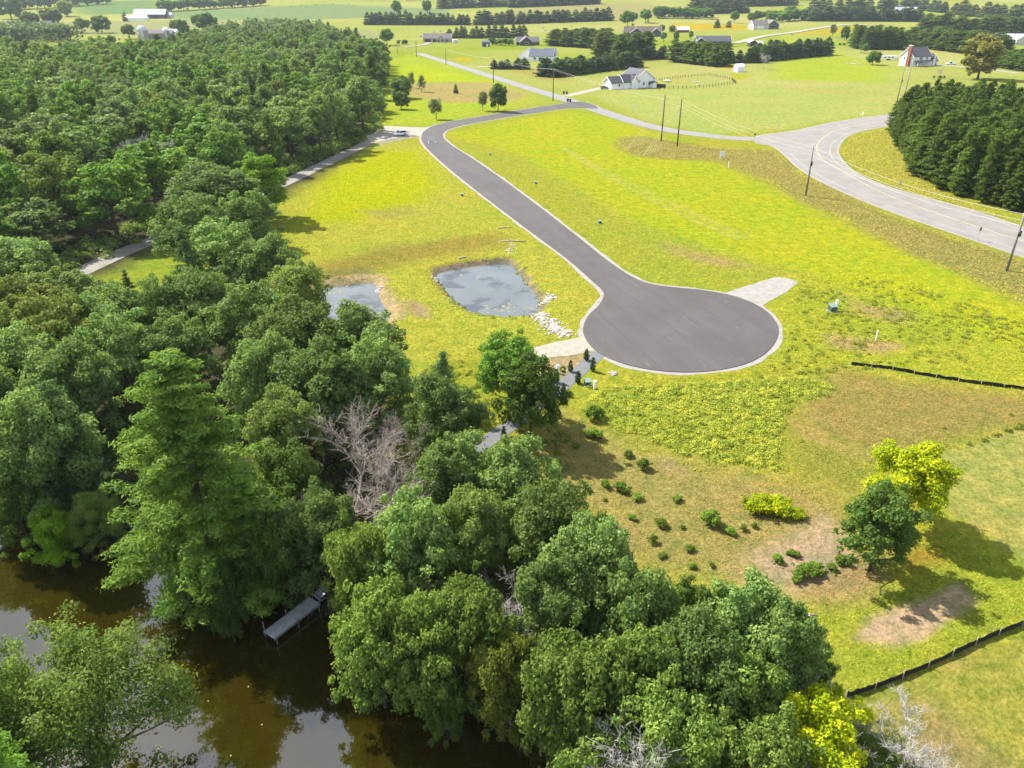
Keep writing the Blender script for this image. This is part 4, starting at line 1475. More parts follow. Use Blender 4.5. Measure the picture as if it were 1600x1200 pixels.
for x, y, wp in [(1399, 73, 4), (1419, 72, 4), (1312, 71, 5), (1318, 71, 5), (1468, 123, 7), (1459, 122, 5), (1475, 122, 5), (683 - 60, 69, 8), (715, 65, 5), (633, 70, 10), (774, 155, 8)]:
    p = at(x, y)
    R = wp * mpp(p) / 2
    plant('shrub', 'shrub', (p[0], p[1], p[2] - 0.05), R * 1.4, R, 'round bush on a far lawn', 'shrub', 'bushes on the far lawns')


# ------------------------------------------------------------------ grass and weeds as real tufts
def grass_field(name, polys, dens, hgt, wid, blades, seed, light=1.0, lim=None, keep=None):
    r = np.random.default_rng(seed)
    X, Y = [], []
    for P in polys:
        lo, hi = P.min(0), P.max(0)
        n = int((hi[0] - lo[0]) * (hi[1] - lo[1]) * dens)
        x, y = r.uniform(lo[0], hi[0], n), r.uniform(lo[1], hi[1], n)
        m = poly_sd(x, y, P) < 0
        X.append(x[m])
        Y.append(y[m])
    X, Y = np.concatenate(X), np.concatenate(Y)
    px, py = proj(X, Y, 0.0)
    m = (px > -40) & (px < 1640) & (py < 1260)
    m &= (poly_sd(X, Y, ROAD) > 1.0) & (line_dist(X, Y, TRAIL) > 1.4) & (poly_sd(X, Y, POND1) > 0.9) & (poly_sd(X, Y, POND2) > 1.6) & (poly_sd(X, Y, COUNTY) > 1.6) & (poly_sd(X, Y, RIVER) > 4)
    if keep is not None:
        m &= keep(X, Y)
    X, Y = X[m], Y[m]
    if lim and len(X) > lim:
        s = r.permutation(len(X))[:lim]
        X, Y = X[s], Y[s]
    n = len(X)
    Z = ground_h(X, Y)
    C = zone_color(X, Y) * r.uniform(0.8, 1.75, (n, 1)) * light
    C = C * np.array([1, 1, 1]) * (1 + r.normal(size=(n, 3)) * 0.05)
    V = np.empty((n, blades, 3, 3))
    for k in range(blades):
        a = r.uniform(0, 6.283, n)
        h = hgt * r.uniform(0.5, 1.3, n)
        ln = r.uniform(0.6, 1.7, n) * h
        ca, sa = np.cos(a), np.sin(a)
        ww = wid * r.uniform(0.6, 1.3, n)
        ox, oy = r.normal(size=n) * wid * 1.5, r.normal(size=n) * wid * 1.5
        V[:, k, 0] = np.stack([X + ox - sa * ww, Y + oy + ca * ww, Z - 0.02], 1)
        V[:, k, 1] = np.stack([X + ox + sa * ww, Y + oy - ca * ww, Z - 0.02], 1)
        V[:, k, 2] = np.stack([X + ox + ca * ln, Y + oy + sa * ln, Z + h], 1)
    V = V.reshape(-1, 3)
    me = mesh_np(name, V, 3, np.arange(len(V)))
    A = me.attributes.new('cover', 'FLOAT_COLOR', 'POINT')
    CC = np.repeat(C, blades * 3, 0)
    A.data.foreach_set('color', np.concatenate([CC, np.ones((len(CC), 1))], 1).astype(np.float32).ravel())
    if 'grass' not in MATS:
        mm, t = new_mat('grass')
        a = N(t, 'ShaderNodeAttribute', attribute_name='cover')
        d = N(t, 'ShaderNodeBsdfDiffuse')
        tr = N(t, 'ShaderNodeBsdfTranslucent')
        ge = N(t, 'ShaderNodeNewGeometry')
        va = N(t, 'ShaderNodeVectorMath', operation='SCALE')
        va.inputs['Scale'].default_value = 0.45
        t.links.new(ge.outputs['Normal'], va.inputs[0])
        vb = N(t, 'ShaderNodeVectorMath', operation='ADD')
        vb.inputs[1].default_value = (0, 0, 1)
        t.links.new(va.outputs[0], vb.inputs[0])
        vc = N(t, 'ShaderNodeVectorMath', operation='NORMALIZE')
        t.links.new(vb.outputs[0], vc.inputs[0])
        t.links.new(vc.outputs[0], d.inputs['Normal'])
        t.links.new(a.outputs['Color'], d.inputs['Color'])
        t.links.new(a.outputs['Color'], tr.inputs['Color'])
        ms = N(t, 'ShaderNodeMixShader')
        ms.inputs['Fac'].default_value = 0.25
        t.links.new(d.outputs['BSDF'], ms.inputs[1])
        t.links.new(tr.outputs['BSDF'], ms.inputs[2])
        o = N(t, 'ShaderNodeOutputMaterial')
        t.links.new(ms.outputs['Shader'], o.inputs['Surface'])
        MATS['grass'] = mm
    o = struct(link(name, me, 'grass'), 'stuff')
    print(name, n)
    return o


def bare(X, Y):
    return (vnoise(X, Y, 3.0, 44) > rng.uniform(0.0, 0.7, X.shape)) & (poly_sd(X, Y, ZD) > 0.3) & (poly_sd(X, Y, ZS) > 0.2)


ZS = poly_px([(1338, 1000), (1362, 970), (1430, 940), (1500, 909), (1530, 940), (1440, 998), (1400, 1006)])
ZD = poly_px([(1235, 832), (1290, 806), (1328, 838), (1336, 880), (1240, 930), (1190, 905), (1160, 870)])
MEADOW = poly_px([(800, 690), (900, 640), (1230, 640), (1310, 578), (1660, 625), (1660, 655), (1460, 712), (1480, 830), (1640, 915), (1640, 965), (1320, 1087), (1240, 940), (960, 910), (880, 790)])
o = grass_field('meadow_grass', [MEADOW], 26, 0.13, 0.024, 4, 1, light=1.35, keep=bare, lim=95000)
o['label'] = 'dry uneven grass over the lower meadow'
o = grass_field('field_grass', [poly_px([(600, 230), (660, 240), (760, 318), (880, 413), (940, 458), (905, 525), (840, 542), (700, 600), (600, 500), (470, 440), (440, 380), (460, 300)]),
                                poly_px([(1225, 470), (1250, 425), (1400, 430), (1660, 520), (1660, 625), (1310, 578), (1230, 640), (950, 606), (985, 590), (1100, 590), (1200, 560)]),
                                poly_px([(720, 240), (830, 260), (960, 340), (1110, 392), (1230, 428), (1130, 450), (1000, 432), (900, 362)])], 6.0, 0.18, 0.04, 4, 2, light=1.3, lim=95000)
o['label'] = 'yellow-green unmown grass around the new road and ponds'


o = grass_field('verge_grass', [poly_px([(960, 216), (1010, 213), (1100, 230), (1210, 234), (1255, 272), (1380, 332), (1660, 430), (1660, 500), (1440, 402), (1300, 336), (1200, 286), (1120, 252), (1040, 248), (975, 240)]),
                                 poly_px([(1310, 250), (1330, 212), (1400, 197), (1420, 262), (1500, 312), (1660, 378), (1450, 310), (1380, 290)])], 5.0, 0.26, 0.06, 4, 12, light=1.5, lim=42000)
o['label'] = 'dry brownish grass on the county road verges'


def weeds(name, P, n, seed, size, leafm, k=26, sq=0.75, leaf=0.085):
    r = np.random.default_rng(seed)
    lo, hi = P.min(0), P.max(0)
    x, y = r.uniform(lo[0], hi[0], n * 6), r.uniform(lo[1], hi[1], n * 6)
    m = (poly_sd(x, y, P) < 0) & (vnoise(x, y, 3.5, 8) > 0.28) & (poly_sd(x, y, ROAD) > 1.6) & (line_dist(x, y, TRAIL) > 1.7)
    x, y = x[m][:n], y[m][:n]
    n = len(x)
    far_ = r.random(n) < 0.18
    x, y = x + r.normal(size=n) * 1.4 * far_, y + r.normal(size=n) * 1.4 * far_
    R = size * r.uniform(0.55, 1.25, (n, 1, 1))
    dd = unit(r.normal(size=(n, k, 3)) + np.array([0, 0, 0.5]))
    dd[..., 2] = np.abs(dd[..., 2])
    C = np.stack([x, y, ground_h(x, y)], 1)[:, None, :]
    Pp = C + dd * R * np.array([1, 1, sq]) * r.uniform(0.6, 1.05, (n, k, 1))
    V = quads(Pp.reshape(-1, 3), unit(dd + r.normal(size=dd.shape) * 0.5).reshape(-1, 3), leaf, 1.5, r)
    return struct(link(name, leaf_mesh(name, V), leafm), 'stuff')


foliage('brush_leaf', (0.065, 0.111, 0.021), (0.156, 0.208, 0.052), 0.38, warm_amt=0.1)
foliage('weed_leaf', (0.240, 0.270, 0.030), (0.380, 0.390, 0.070), 0.45, warm_amt=0.02)
foliage('weed_green', (0.140, 0.190, 0.022), (0.270, 0.310, 0.050), 0.45, warm_amt=0.02)
WP = poly_px([(905, 636), (950, 606), (1100, 600), (1270, 590), (1300, 608), (1230, 640), (1212, 735), (1080, 715), (960, 670)])
o = weeds('weed_patch', WP, 1300, 3, 0.55, 'weed_leaf', k=40, leaf=0.07)
o['label'] = 'bushy yellow-green weeds massed below the turning circle'
o = weeds('weed_patch', WP, 230, 4, 0.6, 'weed_green')
o['label'] = 'greener weeds mixed into the weed mass below the turning circle'
o = weeds('weed_patch', poly_px([(1230, 640), (1310, 580), (1600, 560), (1660, 600), (1660, 520), (1400, 440), (1250, 440), (1235, 500), (1215, 560), (1180, 590)]), 520, 6, 0.55, 'weed_leaf', k=40, leaf=0.07)
o['label'] = 'scattered tall weeds right of the turning circle'
o = weeds('weed_patch', poly_px([(690, 452), (745, 497), (840, 500), (850, 470), (815, 425), (800, 408), (740, 408), (690, 420)]), 240, 16, 0.4, 'weed_green')
o['label'] = 'green weeds fringing the larger pond'
o = weeds('weed_patch', poly_px([(600, 600), (700, 560), (860, 640), (900, 690), (830, 760), (700, 740), (560, 720)]), 300, 26, 0.5, 'weed_green')
o['label'] = 'rank green weeds under the trees beside the path'

o = weeds('brush', poly_px([(598, 201), (455, 273), (300, 343), (110, 424), (60, 410), (300, 318), (455, 246), (588, 186)]), 420, 46, 1.3, 'brush_leaf', k=60, sq=1.2, leaf=0.2)
o['label'] = 'leafy brush along the wood edge beside the lane'
o = weeds('weed_patch', poly_px([(1455, 713), (1530, 688), (1650, 645), (1650, 652), (1532, 693), (1460, 718)]), 170, 56, 0.32, 'weed_green', k=30, leaf=0.07)
o['label'] = 'ragged uncut grass along the mown lawn edge'
# understory of the woods: low brush on the forest floor
o = weeds('brush', poly_px([(-40, 700), (200, 640), (430, 640), (560, 700), (700, 780), (860, 860), (1000, 960), (1230, 1030), (1280, 1120), (1280, 1260), (1000, 1300), (850, 1180), (700, 1110), (420, 1010), (250, 900), (0, 810)]), 900, 36, 0.8, 'brush_leaf', k=44, sq=0.9, leaf=0.11)
o['label'] = 'low brush growing under the riverside trees'


# ------------------------------------------------------------------ buildings
def house(name, label, base, rot, vols, cat='house', sc=1.0):
    """vols: dicts w,d,h,rh,x,y,axis,wall,roof,win=[(face,u,z,w,h)],door=[...],garage=[...]; each volume has gable walls and its own roof"""
    root = empty(name, base, rot, label, cat)
    root.scale = (sc, sc, sc)
    for v in vols:
        x, y, w_, d_, h, rh = v['x'], v['y'], v['w'], v['d'], v['h'], v['rh']
        ax = v.get('axis', 'x')
        b = MB()
        if ax == 'x':       # ridge along x: gables on the x ends
            poly = [(y - d_ / 2, -0.5), (y + d_ / 2, -0.5), (y + d_ / 2, h), (y, h + rh), (y - d_ / 2, h)]
            b.prism(poly, x - w_ / 2, x + w_ / 2, axis='x')
        else:
            poly = [(x - w_ / 2, -0.5), (x + w_ / 2, -0.5), (x + w_ / 2, h), (x, h + rh), (x - w_ / 2, h)]
            b.prism(poly, y - d_ / 2, y + d_ / 2, axis='y')
        b.obj('wall', v['wall'], root)
        ov, th = v.get('ov', 0.5), 0.22
        half, mid = (d_ / 2, y) if ax == 'x' else (w_ / 2, x)
        sl = rh / half
        b = MB()
        lo, hi = h - ov * sl + 0.02, h + rh + 0.02
        prof = [(mid - half - ov, lo), (mid, hi), (mid + half + ov, lo), (mid + half + ov, lo + th), (mid, hi + th), (mid - half - ov, lo + th)]
        for s_ in (0, 1):
            pp = [prof[0], prof[1], prof[4], prof[5]] if s_ == 0 else [prof[1], prof[2], prof[3], prof[4]]
            if ax == 'x':
                b.prism(pp, x - w_ / 2 - ov, x + w_ / 2 + ov, axis='x')
            else:
                b.prism(pp, y - d_ / 2 - ov, y + d_ / 2 + ov, axis='y')
        rf = b.obj('roof', v['roof'], root)
        if v.get('trim'):
            b = MB()
            for e in (-1, 1):
                q = ((x if ax == 'x' else y) + e * ((w_ if ax == 'x' else d_) / 2 + ov))
                for s_ in (0, 1):
                    a0, a1 = (prof[0], prof[1]) if s_ == 0 else (prof[2], prof[1])
                    pp = [(a0[0], a0[1] - 0.18), (a1[0], a1[1] - 0.18), (a1[0], a1[1] + th + 0.04), (a0[0], a0[1] + th + 0.04)]
                    b.prism(pp, q + e * 0.02, q + e * 0.12, axis='x' if ax == 'x' else 'y')
            b.obj('trim', 'white_paint', root)

        def panel(nm, mname, f, u, z, ww, hh, pr, par):
            bb = MB()
            if f == 'S':
                bb.box(x + u - ww / 2, x + u + ww / 2, y - d_ / 2 - pr, y - d_ / 2 + 0.02, z, z + hh)
            elif f == 'N':
                bb.box(x + u - ww / 2, x + u + ww / 2, y + d_ / 2 - 0.02, y + d_ / 2 + pr, z, z + hh)
            elif f == 'W':
                bb.box(x - w_ / 2 - pr, x - w_ / 2 + 0.02, y + u - ww / 2, y + u + ww / 2, z, z + hh)
            else:
                bb.box(x + w_ / 2 - 0.02, x + w_ / 2 + pr, y + u - ww / 2, y + u + ww / 2, z, z + hh)
            return bb.obj(nm, mname, par)
        for (f, u, z, ww, hh) in v.get('win', []):
            fr = panel('window', 'white_paint', f, u, z - 0.12, ww + 0.24, hh + 0.24, 0.06, root)
            panel('pane', 'glass_dark', f, u, z, ww, hh, 0.09, fr)
        for (f, u, ww, hh, mm) in v.get('door', []):
            dr = panel('door', mm, f, u, 0.0, ww, hh, 0.07, root)
            panel('handle', 'galvanised', f, u + ww * 0.35, hh * 0.48, 0.12, 0.2, 0.13, dr)
        for (f, u, ww, hh, mm) in v.get('garage', []):
            g_ = panel('garage_door', mm, f, u, 0.02, ww, hh, 0.07, root)
            for k in range(3):
                panel('door_panel', mm, f, u, 0.12 + k * hh / 3, ww * 0.94, hh / 3 - 0.2, 0.1, g_)
    return root


def V_(x, y, w, d, h, rh, axis='x', wall='white_siding', roof='roof_slate', **kw):
    return dict(x=x, y=y, w=w, d=d, h=h, rh=rh, axis=axis, wall=wall, roof=roof, **kw)


p = at(1000, 137)
wh = house('house', 'white house with dark grey roof and many gables beside the side-road junction', p + np.array([0, 4, 0]), math.radians(24),
           [V_(0, 2, 13, 14, 4.2, 4.4, 'y', trim=1, win=[('S', 3.3, 1.4, 1.5, 1.6), ('S', -0.4, 1.4, 0.9, 1.3), ('E', 0, 1.2, 1.4, 1.3)]),
            V_(-8.0, -1.5, 9, 7.5, 3.4, 3.0, 'x', roof='roof_dark', trim=1, win=[('S', 0, 1.2, 1.0, 1.2)]),
            V_(-6.6, -4.6, 3.6, 4.0, 3.6, 2.6, 'y', roof='roof_dark', trim=1, door=[('S', 0, 1.0, 2.1, 'white_paint')]),
            V_(-15.5, -1.0, 8.4, 7.6, 3.1, 2.6, 'x', roof='roof_dark', trim=1, garage=[('W', 0, 4.8, 2.3, 'white_paint')], win=[('S', 0.5, 1.2, 0.9, 1.1)]),
            V_(4.6, -6.4, 2.6, 2.4, 2.4, 0.7, 'y', trim=0)])
p = at(838, 95)
house('house', 'white-walled house with blue-grey roofs behind the low conifer row', p + np.array([0, 3, 0]), math.radians(-8),
      [V_(4, 0, 17, 10, 3.4, 4.2, 'x', roof='roof_blue', trim=1, win=[('S', -4.5, 1, 1.4, 1.4), ('S', 4.5, 1, 1.8, 1.5)], door=[('S', 0, 3.0, 2.4, 'siding_grey')]),
       V_(-5, 9, 16, 12, 3.6, 4.4, 'y', roof='roof_blue', trim=1, garage=[('S', -4.5, 5.0, 2.4, 'white_paint')]),
       V_(9, 9, 9, 8, 3.4, 4, 'x', roof='roof_blue', trim=1)])
p = at(823, 71)
house('house', 'dark grey gabled house with white roof edges behind the blue-roofed house', p + np.array([0, 3, 0]), math.radians(6),
      [V_(-1, -3, 12, 9, 3.2, 4.6, 'y', 'siding_grey', 'roof_tan', trim=1, win=[('S', 0, 1, 3, 1.6)]),
       V_(1, 3, 21, 9, 3.2, 3.6, 'x', 'siding_grey', 'roof_tan', trim=1, win=[('S', 8, 1, 2.2, 1.5)])])
p = at(683, 66)
house('house', 'long tan ranch house with brown garage doors beside the far road', p + np.array([0, 3, 0]), math.radians(-3),
      [V_(0, 2, 27, 10, 3.4, 4.0, 'x', 'siding_tan', 'roof_tan', trim=1, garage=[('S', -9, 5.6, 2.6, 'garage_brown'), ('S', -2.4, 3.0, 2.4, 'garage_brown')], win=[('S', 10, 1, 2.6, 1.5)]),
       V_(4.5, -2.6, 8, 6, 3.3, 3.2, 'y', 'siding_tan', 'roof_tan', trim=1, win=[('S', 1.4, 1, 2.2, 1.6)], door=[('S', -2.4, 1.6, 2.3, 'siding_grey')])])
p = at(1004, 57)
house('house', 'wide dark house with brown roof and twin gables on the far lawn', p + np.array([0, 3, 0]), math.radians(-2),
      [V_(0, 3, 40, 12, 4, 5.5, 'x', 'siding_grey', 'roof_brown', trim=1, win=[('S', -16, 1, 4, 1.8), ('S', 5, 1, 4, 2)]),
       V_(-7, -3.5, 13, 7, 4, 4.6, 'y', 'siding_grey', 'roof_brown', trim=1, garage=[('S', 1.6, 5, 3, 'garage_brown')]),
       V_(14, -3.5, 11, 7, 4, 4.2, 'y', 'siding_grey', 'roof_brown', trim=1, win=[('S', 0, 1.2, 2.5, 2)])])
p = at(1113, 73)
house('house', 'long navy blue ranch house with grey roof above the pine belt', p + np.array([0, 3, 0]), math.radians(2),
      [V_(1, 2, 31, 10, 4.4, 4.0, 'x', 'siding_navy', 'roof_slate', trim=1, win=[('S', -5, 2, 1.8, 1.5), ('S', 3, 2, 1.8, 1.5)], door=[('S', 12, 2.2, 3.6, 'white_paint')]),
       V_(-11.5, -3, 8.5, 5, 4.3, 3.2, 'y', 'siding_navy', 'roof_slate', trim=1, win=[('S', -2, 1.8, 2.2, 1.7), ('S', 1.6, 1.8, 2.2, 1.7)])])
p = at(1193, 46)
house('house', 'cream house with white double garage on the goldenrod hill', p + np.array([0, 4, 0]), math.radians(14),
      [V_(-6, 0, 20, 13, 5, 4.6, 'x', 'siding_cream', 'roof_tan', trim=1, garage=[('S', -1, 9, 4, 'white_paint')], win=[('W', 0, 1.6, 2, 1.8)]),
       V_(10, 0, 15, 12, 5, 5, 'y', 'siding_grey', 'roof_tan', trim=1, win=[('S', 0, 1.4, 8, 2.6)])])
p = at(1440, 104)
th_ = house('house', 'tall white two-storey house with red brick chimney', p + np.array([0, 6, 0]), math.radians(24),
            [V_(-1, 2, 16, 11, 6.2, 5.2, 'x', 'white_siding', 'roof_slate', trim=1, win=[('S', -2.0, 4.0, 1.0, 1.5), ('S', -0.6, 4.0, 1.0, 1.5), ('S', 4.2, 4.0, 1.0, 1.5), ('S', -4.6, 1.0, 1.0, 1.6), ('S', -1.2, 1.0, 1.0, 1.6), ('S', 1.6, 1.0, 1.0, 1.6), ('W', 2.0, 4, 1, 1.4)]),
             V_(10.5, 1.5, 8, 9.5, 3.2, 3.8, 'x', 'white_siding', 'roof_slate', trim=1, garage=[('S', 0.6, 4.4, 2.6, 'siding_grey')]),
             V_(10.5, -2.4, 2.4, 3, 4.6, 1.5, 'y', 'white_siding', 'roof_slate', trim=1, win=[('S', 0, 4.2, 0.9, 0.9)])])
b = MB()
b.box(-10.6, -9.02, -1.4, 0.9, -0.4, 12.4)
ch = b.obj('chimney', 'brick_red', th_)
b = MB()
b.box(-10.8, -8.9, -1.6, 1.1, 12.4, 12.9)
b.obj('chimney_cap', 'white_paint', ch)
b = MB()
for k in range(6):
    b.box(-8 + k * 2.6, -7.75 + k * 2.6, -6.6, -6.35, 0, 2.8)
b.obj('porch_posts', 'white_paint', th_)
b = MB()
b.add([(-8.6, -7.0, 2.8), (7, -7.0, 2.8), (7, -3.54, 3.6), (-8.6, -3.54, 3.6), (-8.6, -7.0, 2.95), (7, -7.0, 2.95), (7, -3.54, 3.75), (-8.6, -3.54, 3.75)], [(0, 3, 2, 1), (4, 5, 6, 7), (0, 1, 5, 4), (1, 2, 6, 5), (2, 3, 7, 6), (3, 0, 4, 7)])
b.obj('porch_roof', 'roof_slate', th_)
p = at(1416, 24)
house('house', 'pale house half hidden in the hilltop conifers', p + np.array([0, 6, 0]), math.radians(10),
      [V_(0, 0, 34, 14, 5, 6, 'x', 'siding_cream', 'roof_metal', trim=1, win=[('S', 6, 1, 3, 2)]), V_(10, -6, 12, 8, 5, 5, 'y', 'siding_cream', 'roof_metal', trim=1, win=[('S', 0, 1, 4, 2)])])
p = at(1578, 70)
house('house', 'blue-sided house with pale grey roof at the edge of the pine belt', p + np.array([0, 4, 0]), math.radians(-14),
      [V_(0, 0, 24, 12, 4.4, 4.4, 'x', 'siding_grey', 'roof_metal', trim=1, win=[('S', 4, 1, 3, 2)]), V_(9, -6, 10, 7, 4.2, 3.6, 'y', 'siding_cream', 'roof_metal', trim=1)])
p = at(235, 29)
house('barn', 'long white-roofed farm barn on the far field', p + np.array([0, 6, 0]), math.radians(4), [V_(0, 0, 44, 18, 6, 6, 'x', 'siding_grey', 'roof_metal', ov=0.8, door=[('S', 8, 5, 4.5, 'sign_dark')])], 'barn')
p = at(218, 31)
house('barn', 'low white polytunnel-like shed in front of the long barn', p + np.array([0, -8, 0]), math.radians(4), [V_(0, 0, 30, 10, 3, 3, 'x', 'white_siding', 'roof_metal', ov=0.4)], 'barn')
p = at(260, 28)
house('barn', 'small pale shed right of the long barn', p, math.radians(-6), [V_(0, 0, 20, 10, 4, 2.6, 'x', 'siding_cream', 'roof_metal', ov=0.4)], 'shed')
p = at(248, 62)
house('barn', 'low grey farm building between the two silos', p + np.array([0, 6, 0]), 0.05, [V_(0, 0, 26, 10, 5.5, 3, 'x', 'concrete_silo', 'roof_tan', ov=0.4)], 'barn')
p = at(270, 60)
house('barn', 'small white shed right of the small silo', p + np.array([0, 4, 0]), -0.2, [V_(0, 0, 9, 7, 6, 2, 'x', 'white_siding', 'roof_metal', ov=0.3)], 'shed')
p = at(75, 46)
house('barn', 'pale roofed farm shed among the far left trees', p, 0.2, [V_(0, 0, 12, 9, 5, 4, 'x', 'siding_cream', 'roof_tan')], 'shed')
p = at(1067, 51)
house('barn', 'red shed with white metal roof on the far lawn', p + np.array([0, 2, 0]), 0.0, [V_(0, 0, 13, 9, 3, 3, 'x', 'barn_red', 'white_paint', ov=0.5)], 'shed')
p = at(1154, 112)
house('garden_shed', 'small white cube-like shed in the fenced field', p, math.radians(18), [V_(0, 0, 5, 4.4, 3.2, 1.2, 'x', 'white_siding', 'white_paint', ov=0.25, door=[('S', 0.5, 1.2, 2.2, 'white_paint')])], 'shed')
p = at(1176, 73)
house('garden_shed', 'dark grey shed with white side beside the gravel drive', p, math.radians(10), [V_(-1, 0, 7, 6, 3.6, 1.8, 'y', 'siding_grey', 'white_paint', ov=0.3, garage=[('S', 0, 4.5, 3, 'sign_dark')]), V_(5.5, 0, 5.4, 5, 3.2, 0.9, 'x', 'white_siding', 'white_paint', ov=0.3)], 'shed')
p = at(759, 73)
house('garden_shed', 'blue-grey garden shed right of the tan house', p, math.radians(10), [V_(0, 0, 6.5, 5, 3.6, 1.4, 'x', 'siding_grey', 'roof_blue', ov=0.3, door=[('S', 1, 1.4, 2.4, 'white_paint')])], 'shed')
for i, (x, y, wpx, hpx, lb) in enumerate([(225, 63, 16, 21, 'large grey silo with domed white top beyond the big wood'), (262, 64, 10, 19, 'smaller dark blue silo with white cap beyond the big wood')]):
    p = at(x, y)
    r_, h_ = wpx * mpp(p) / 2, hpx * mpp(p)
    o = empty('silo', p, 0.3, lb, 'silo')
    b = MB()
    b.tube([(0, 0, -1), (0, 0, h_ - r_)], r_, 20)
    body = b.obj('wall', 'concrete_silo' if i == 0 else 'silo_blue', o, True)
    for k in range(7):
        b = MB()
        z = (h_ - r_) * (k + 0.5) / 7
        b.tube([(0, 0, z), (0, 0, z + 0.18)], r_ * 1.02, 20, cap=True)
        b.obj('hoop', 'galvanised', body)
    b = MB()
    b.tube([(0, 0, h_ - r_ + r_ * math.sin(a)) for a in np.linspace(0, 1.5, 7)], [1.01 * r_ * math.cos(a) for a in np.linspace(0, 1.5, 7)], 20)
    b.obj('dome', 'galvanised' if i == 0 else 'white_paint', o, True)
    b = MB()
    b.box(-r_ * 0.25, r_ * 0.25, -r_ - 0.6, -r_ * 0.95, 0, h_ - r_ * 0.8)
    b.obj('chute', 'galvanised', o)


# ------------------------------------------------------------------ vehicles
def car(name, label, base, rot, m, L=4.7, W=1.85, Hh=1.7, kind='suv'):
    o = empty(name, base, rot, label, 'car' if kind != 'pickup' else 'pickup truck')
    x0, x1 = -L / 2, L / 2
    b = MB()
    b.prism([(x0, 0.35), (x0, 0.78), (x0 + 0.15, 0.98), (x1 - 1.2, 1.0), (x1 - 0.2, 0.86), (x1, 0.7), (x1, 0.35)], -W / 2, W / 2)
    bevel(b.obj('body', m, o), 0.09, 3)
    b = MB()
    if kind == 'pickup':
        pr = [(-0.7, 0.98), (-0.55, Hh), (0.75, Hh), (1.45, 0.99)]
    else:
        pr = [(x0 + 0.1, 0.97), (x0 + 0.45, Hh), (x0 + 2.6, Hh), (x1 - 1.15, 0.99)]
    b.prism(pr, -W / 2 + 0.12, W / 2 - 0.12)
    cab = bevel(b.obj('cabin', m, o), 0.07, 3)
    for s_ in (-1, 1):
        b = MB()
        ins = [(pr[0][0] + 0.3, 1.06), (pr[1][0] + 0.18, Hh - 0.14), (pr[2][0] - 0.12, Hh - 0.14), (pr[3][0] - 0.35, 1.06)]
        yy = s_ * (W / 2 - 0.12)
        b.prism(ins, yy, yy + s_ * 0.015)
        b.obj('side_window', 'glass_dark', cab)
    d = Vector((pr[3][0] - pr[2][0], 0, pr[3][1] - pr[2][1]))
    for nm, a, c_ in (('windscreen', pr[2], pr[3]), ('rear_window', pr[1], pr[0])):
        a_, c2 = Vector((a[0], 0, a[1])), Vector((c_[0], 0, c_[1]))
        n_ = Vector((-(c2 - a_).z, 0, (c2 - a_).x)).normalized()
        if n_.x * (1 if nm == 'windscreen' else -1) < 0:
            n_ = -n_
        q0, q1 = a_.lerp(c2, 0.1) + n_ * 0.012, a_.lerp(c2, 0.88) + n_ * 0.012
        yw = W / 2 - 0.22
        b = MB()
        b.add([(q0.x, -yw, q0.z), (q0.x, yw, q0.z), (q1.x, yw, q1.z), (q1.x, -yw, q1.z)] + [tuple(Vector(t) - n_ * 0.03) for t in [(q0.x, -yw, q0.z), (q0.x, yw, q0.z), (q1.x, yw, q1.z), (q1.x, -yw, q1.z)]],
              [(0, 1, 2, 3), (7, 6, 5, 4), (0, 4, 5, 1), (1, 5, 6, 2), (2, 6, 7, 3), (3, 7, 4, 0)])
        b.obj(nm, 'glass_dark', cab)
    for sx in (x0 + 0.85, x1 - 0.85):
        for s_ in (-1, 1):
            b = MB()
            b.tube([(sx, s_ * (W / 2 - 0.2), 0.36), (sx, s_ * (W / 2 + 0.03), 0.36)], 0.36, 14)
            wl = b.obj('wheel', 'tyre', o)
            b = MB()
            b.tube([(sx, s_ * (W / 2 + 0.02), 0.36), (sx, s_ * (W / 2 + 0.045), 0.36)], 0.22, 12)
            b.obj('rim', 'galvanised', wl)
    for s_ in (-1, 1):
        b = MB()
        b.box(x1 - 0.12, x1 + 0.02, s_ * (W / 2 - 0.4) - 0.18, s_ * (W / 2 - 0.4) + 0.18, 0.66, 0.8)
        b.obj('headlight', 'white_paint', o)
        b = MB()
        b.box(x0 - 0.02, x0 + 0.1, s_ * (W / 2 - 0.25) - 0.1, s_ * (W / 2 - 0.25) + 0.1, 0.62, 0.92)
        b.obj('tail_light', 'barn_red', o)
    return o


p = at(625, 212)
car('car', 'white sport utility car parked on the gravel apron by the wood', (p[0], p[1], 0.035), math.radians(215), 'car_white', 4.8, 1.9, 1.75)
p = at(945, 139)
car('car', 'dark grey car parked at the white house garage', (p[0], p[1], 0.02), math.radians(15), 'car_grey', 4.7, 1.85, 1.5)
p = at(1485, 101)
car('pickup_truck', 'white pickup parked right of the tall white house', (p[0], p[1], 0.02), math.radians(175), 'car_white', 6.4, 2.1, 2.2, 'pickup')
p = at(1548, 107)
car('car', 'dark car on the drive beside the golden tree', (p[0], p[1], 0.02), math.radians(10), 'car_grey', 4.8, 1.9, 1.7)
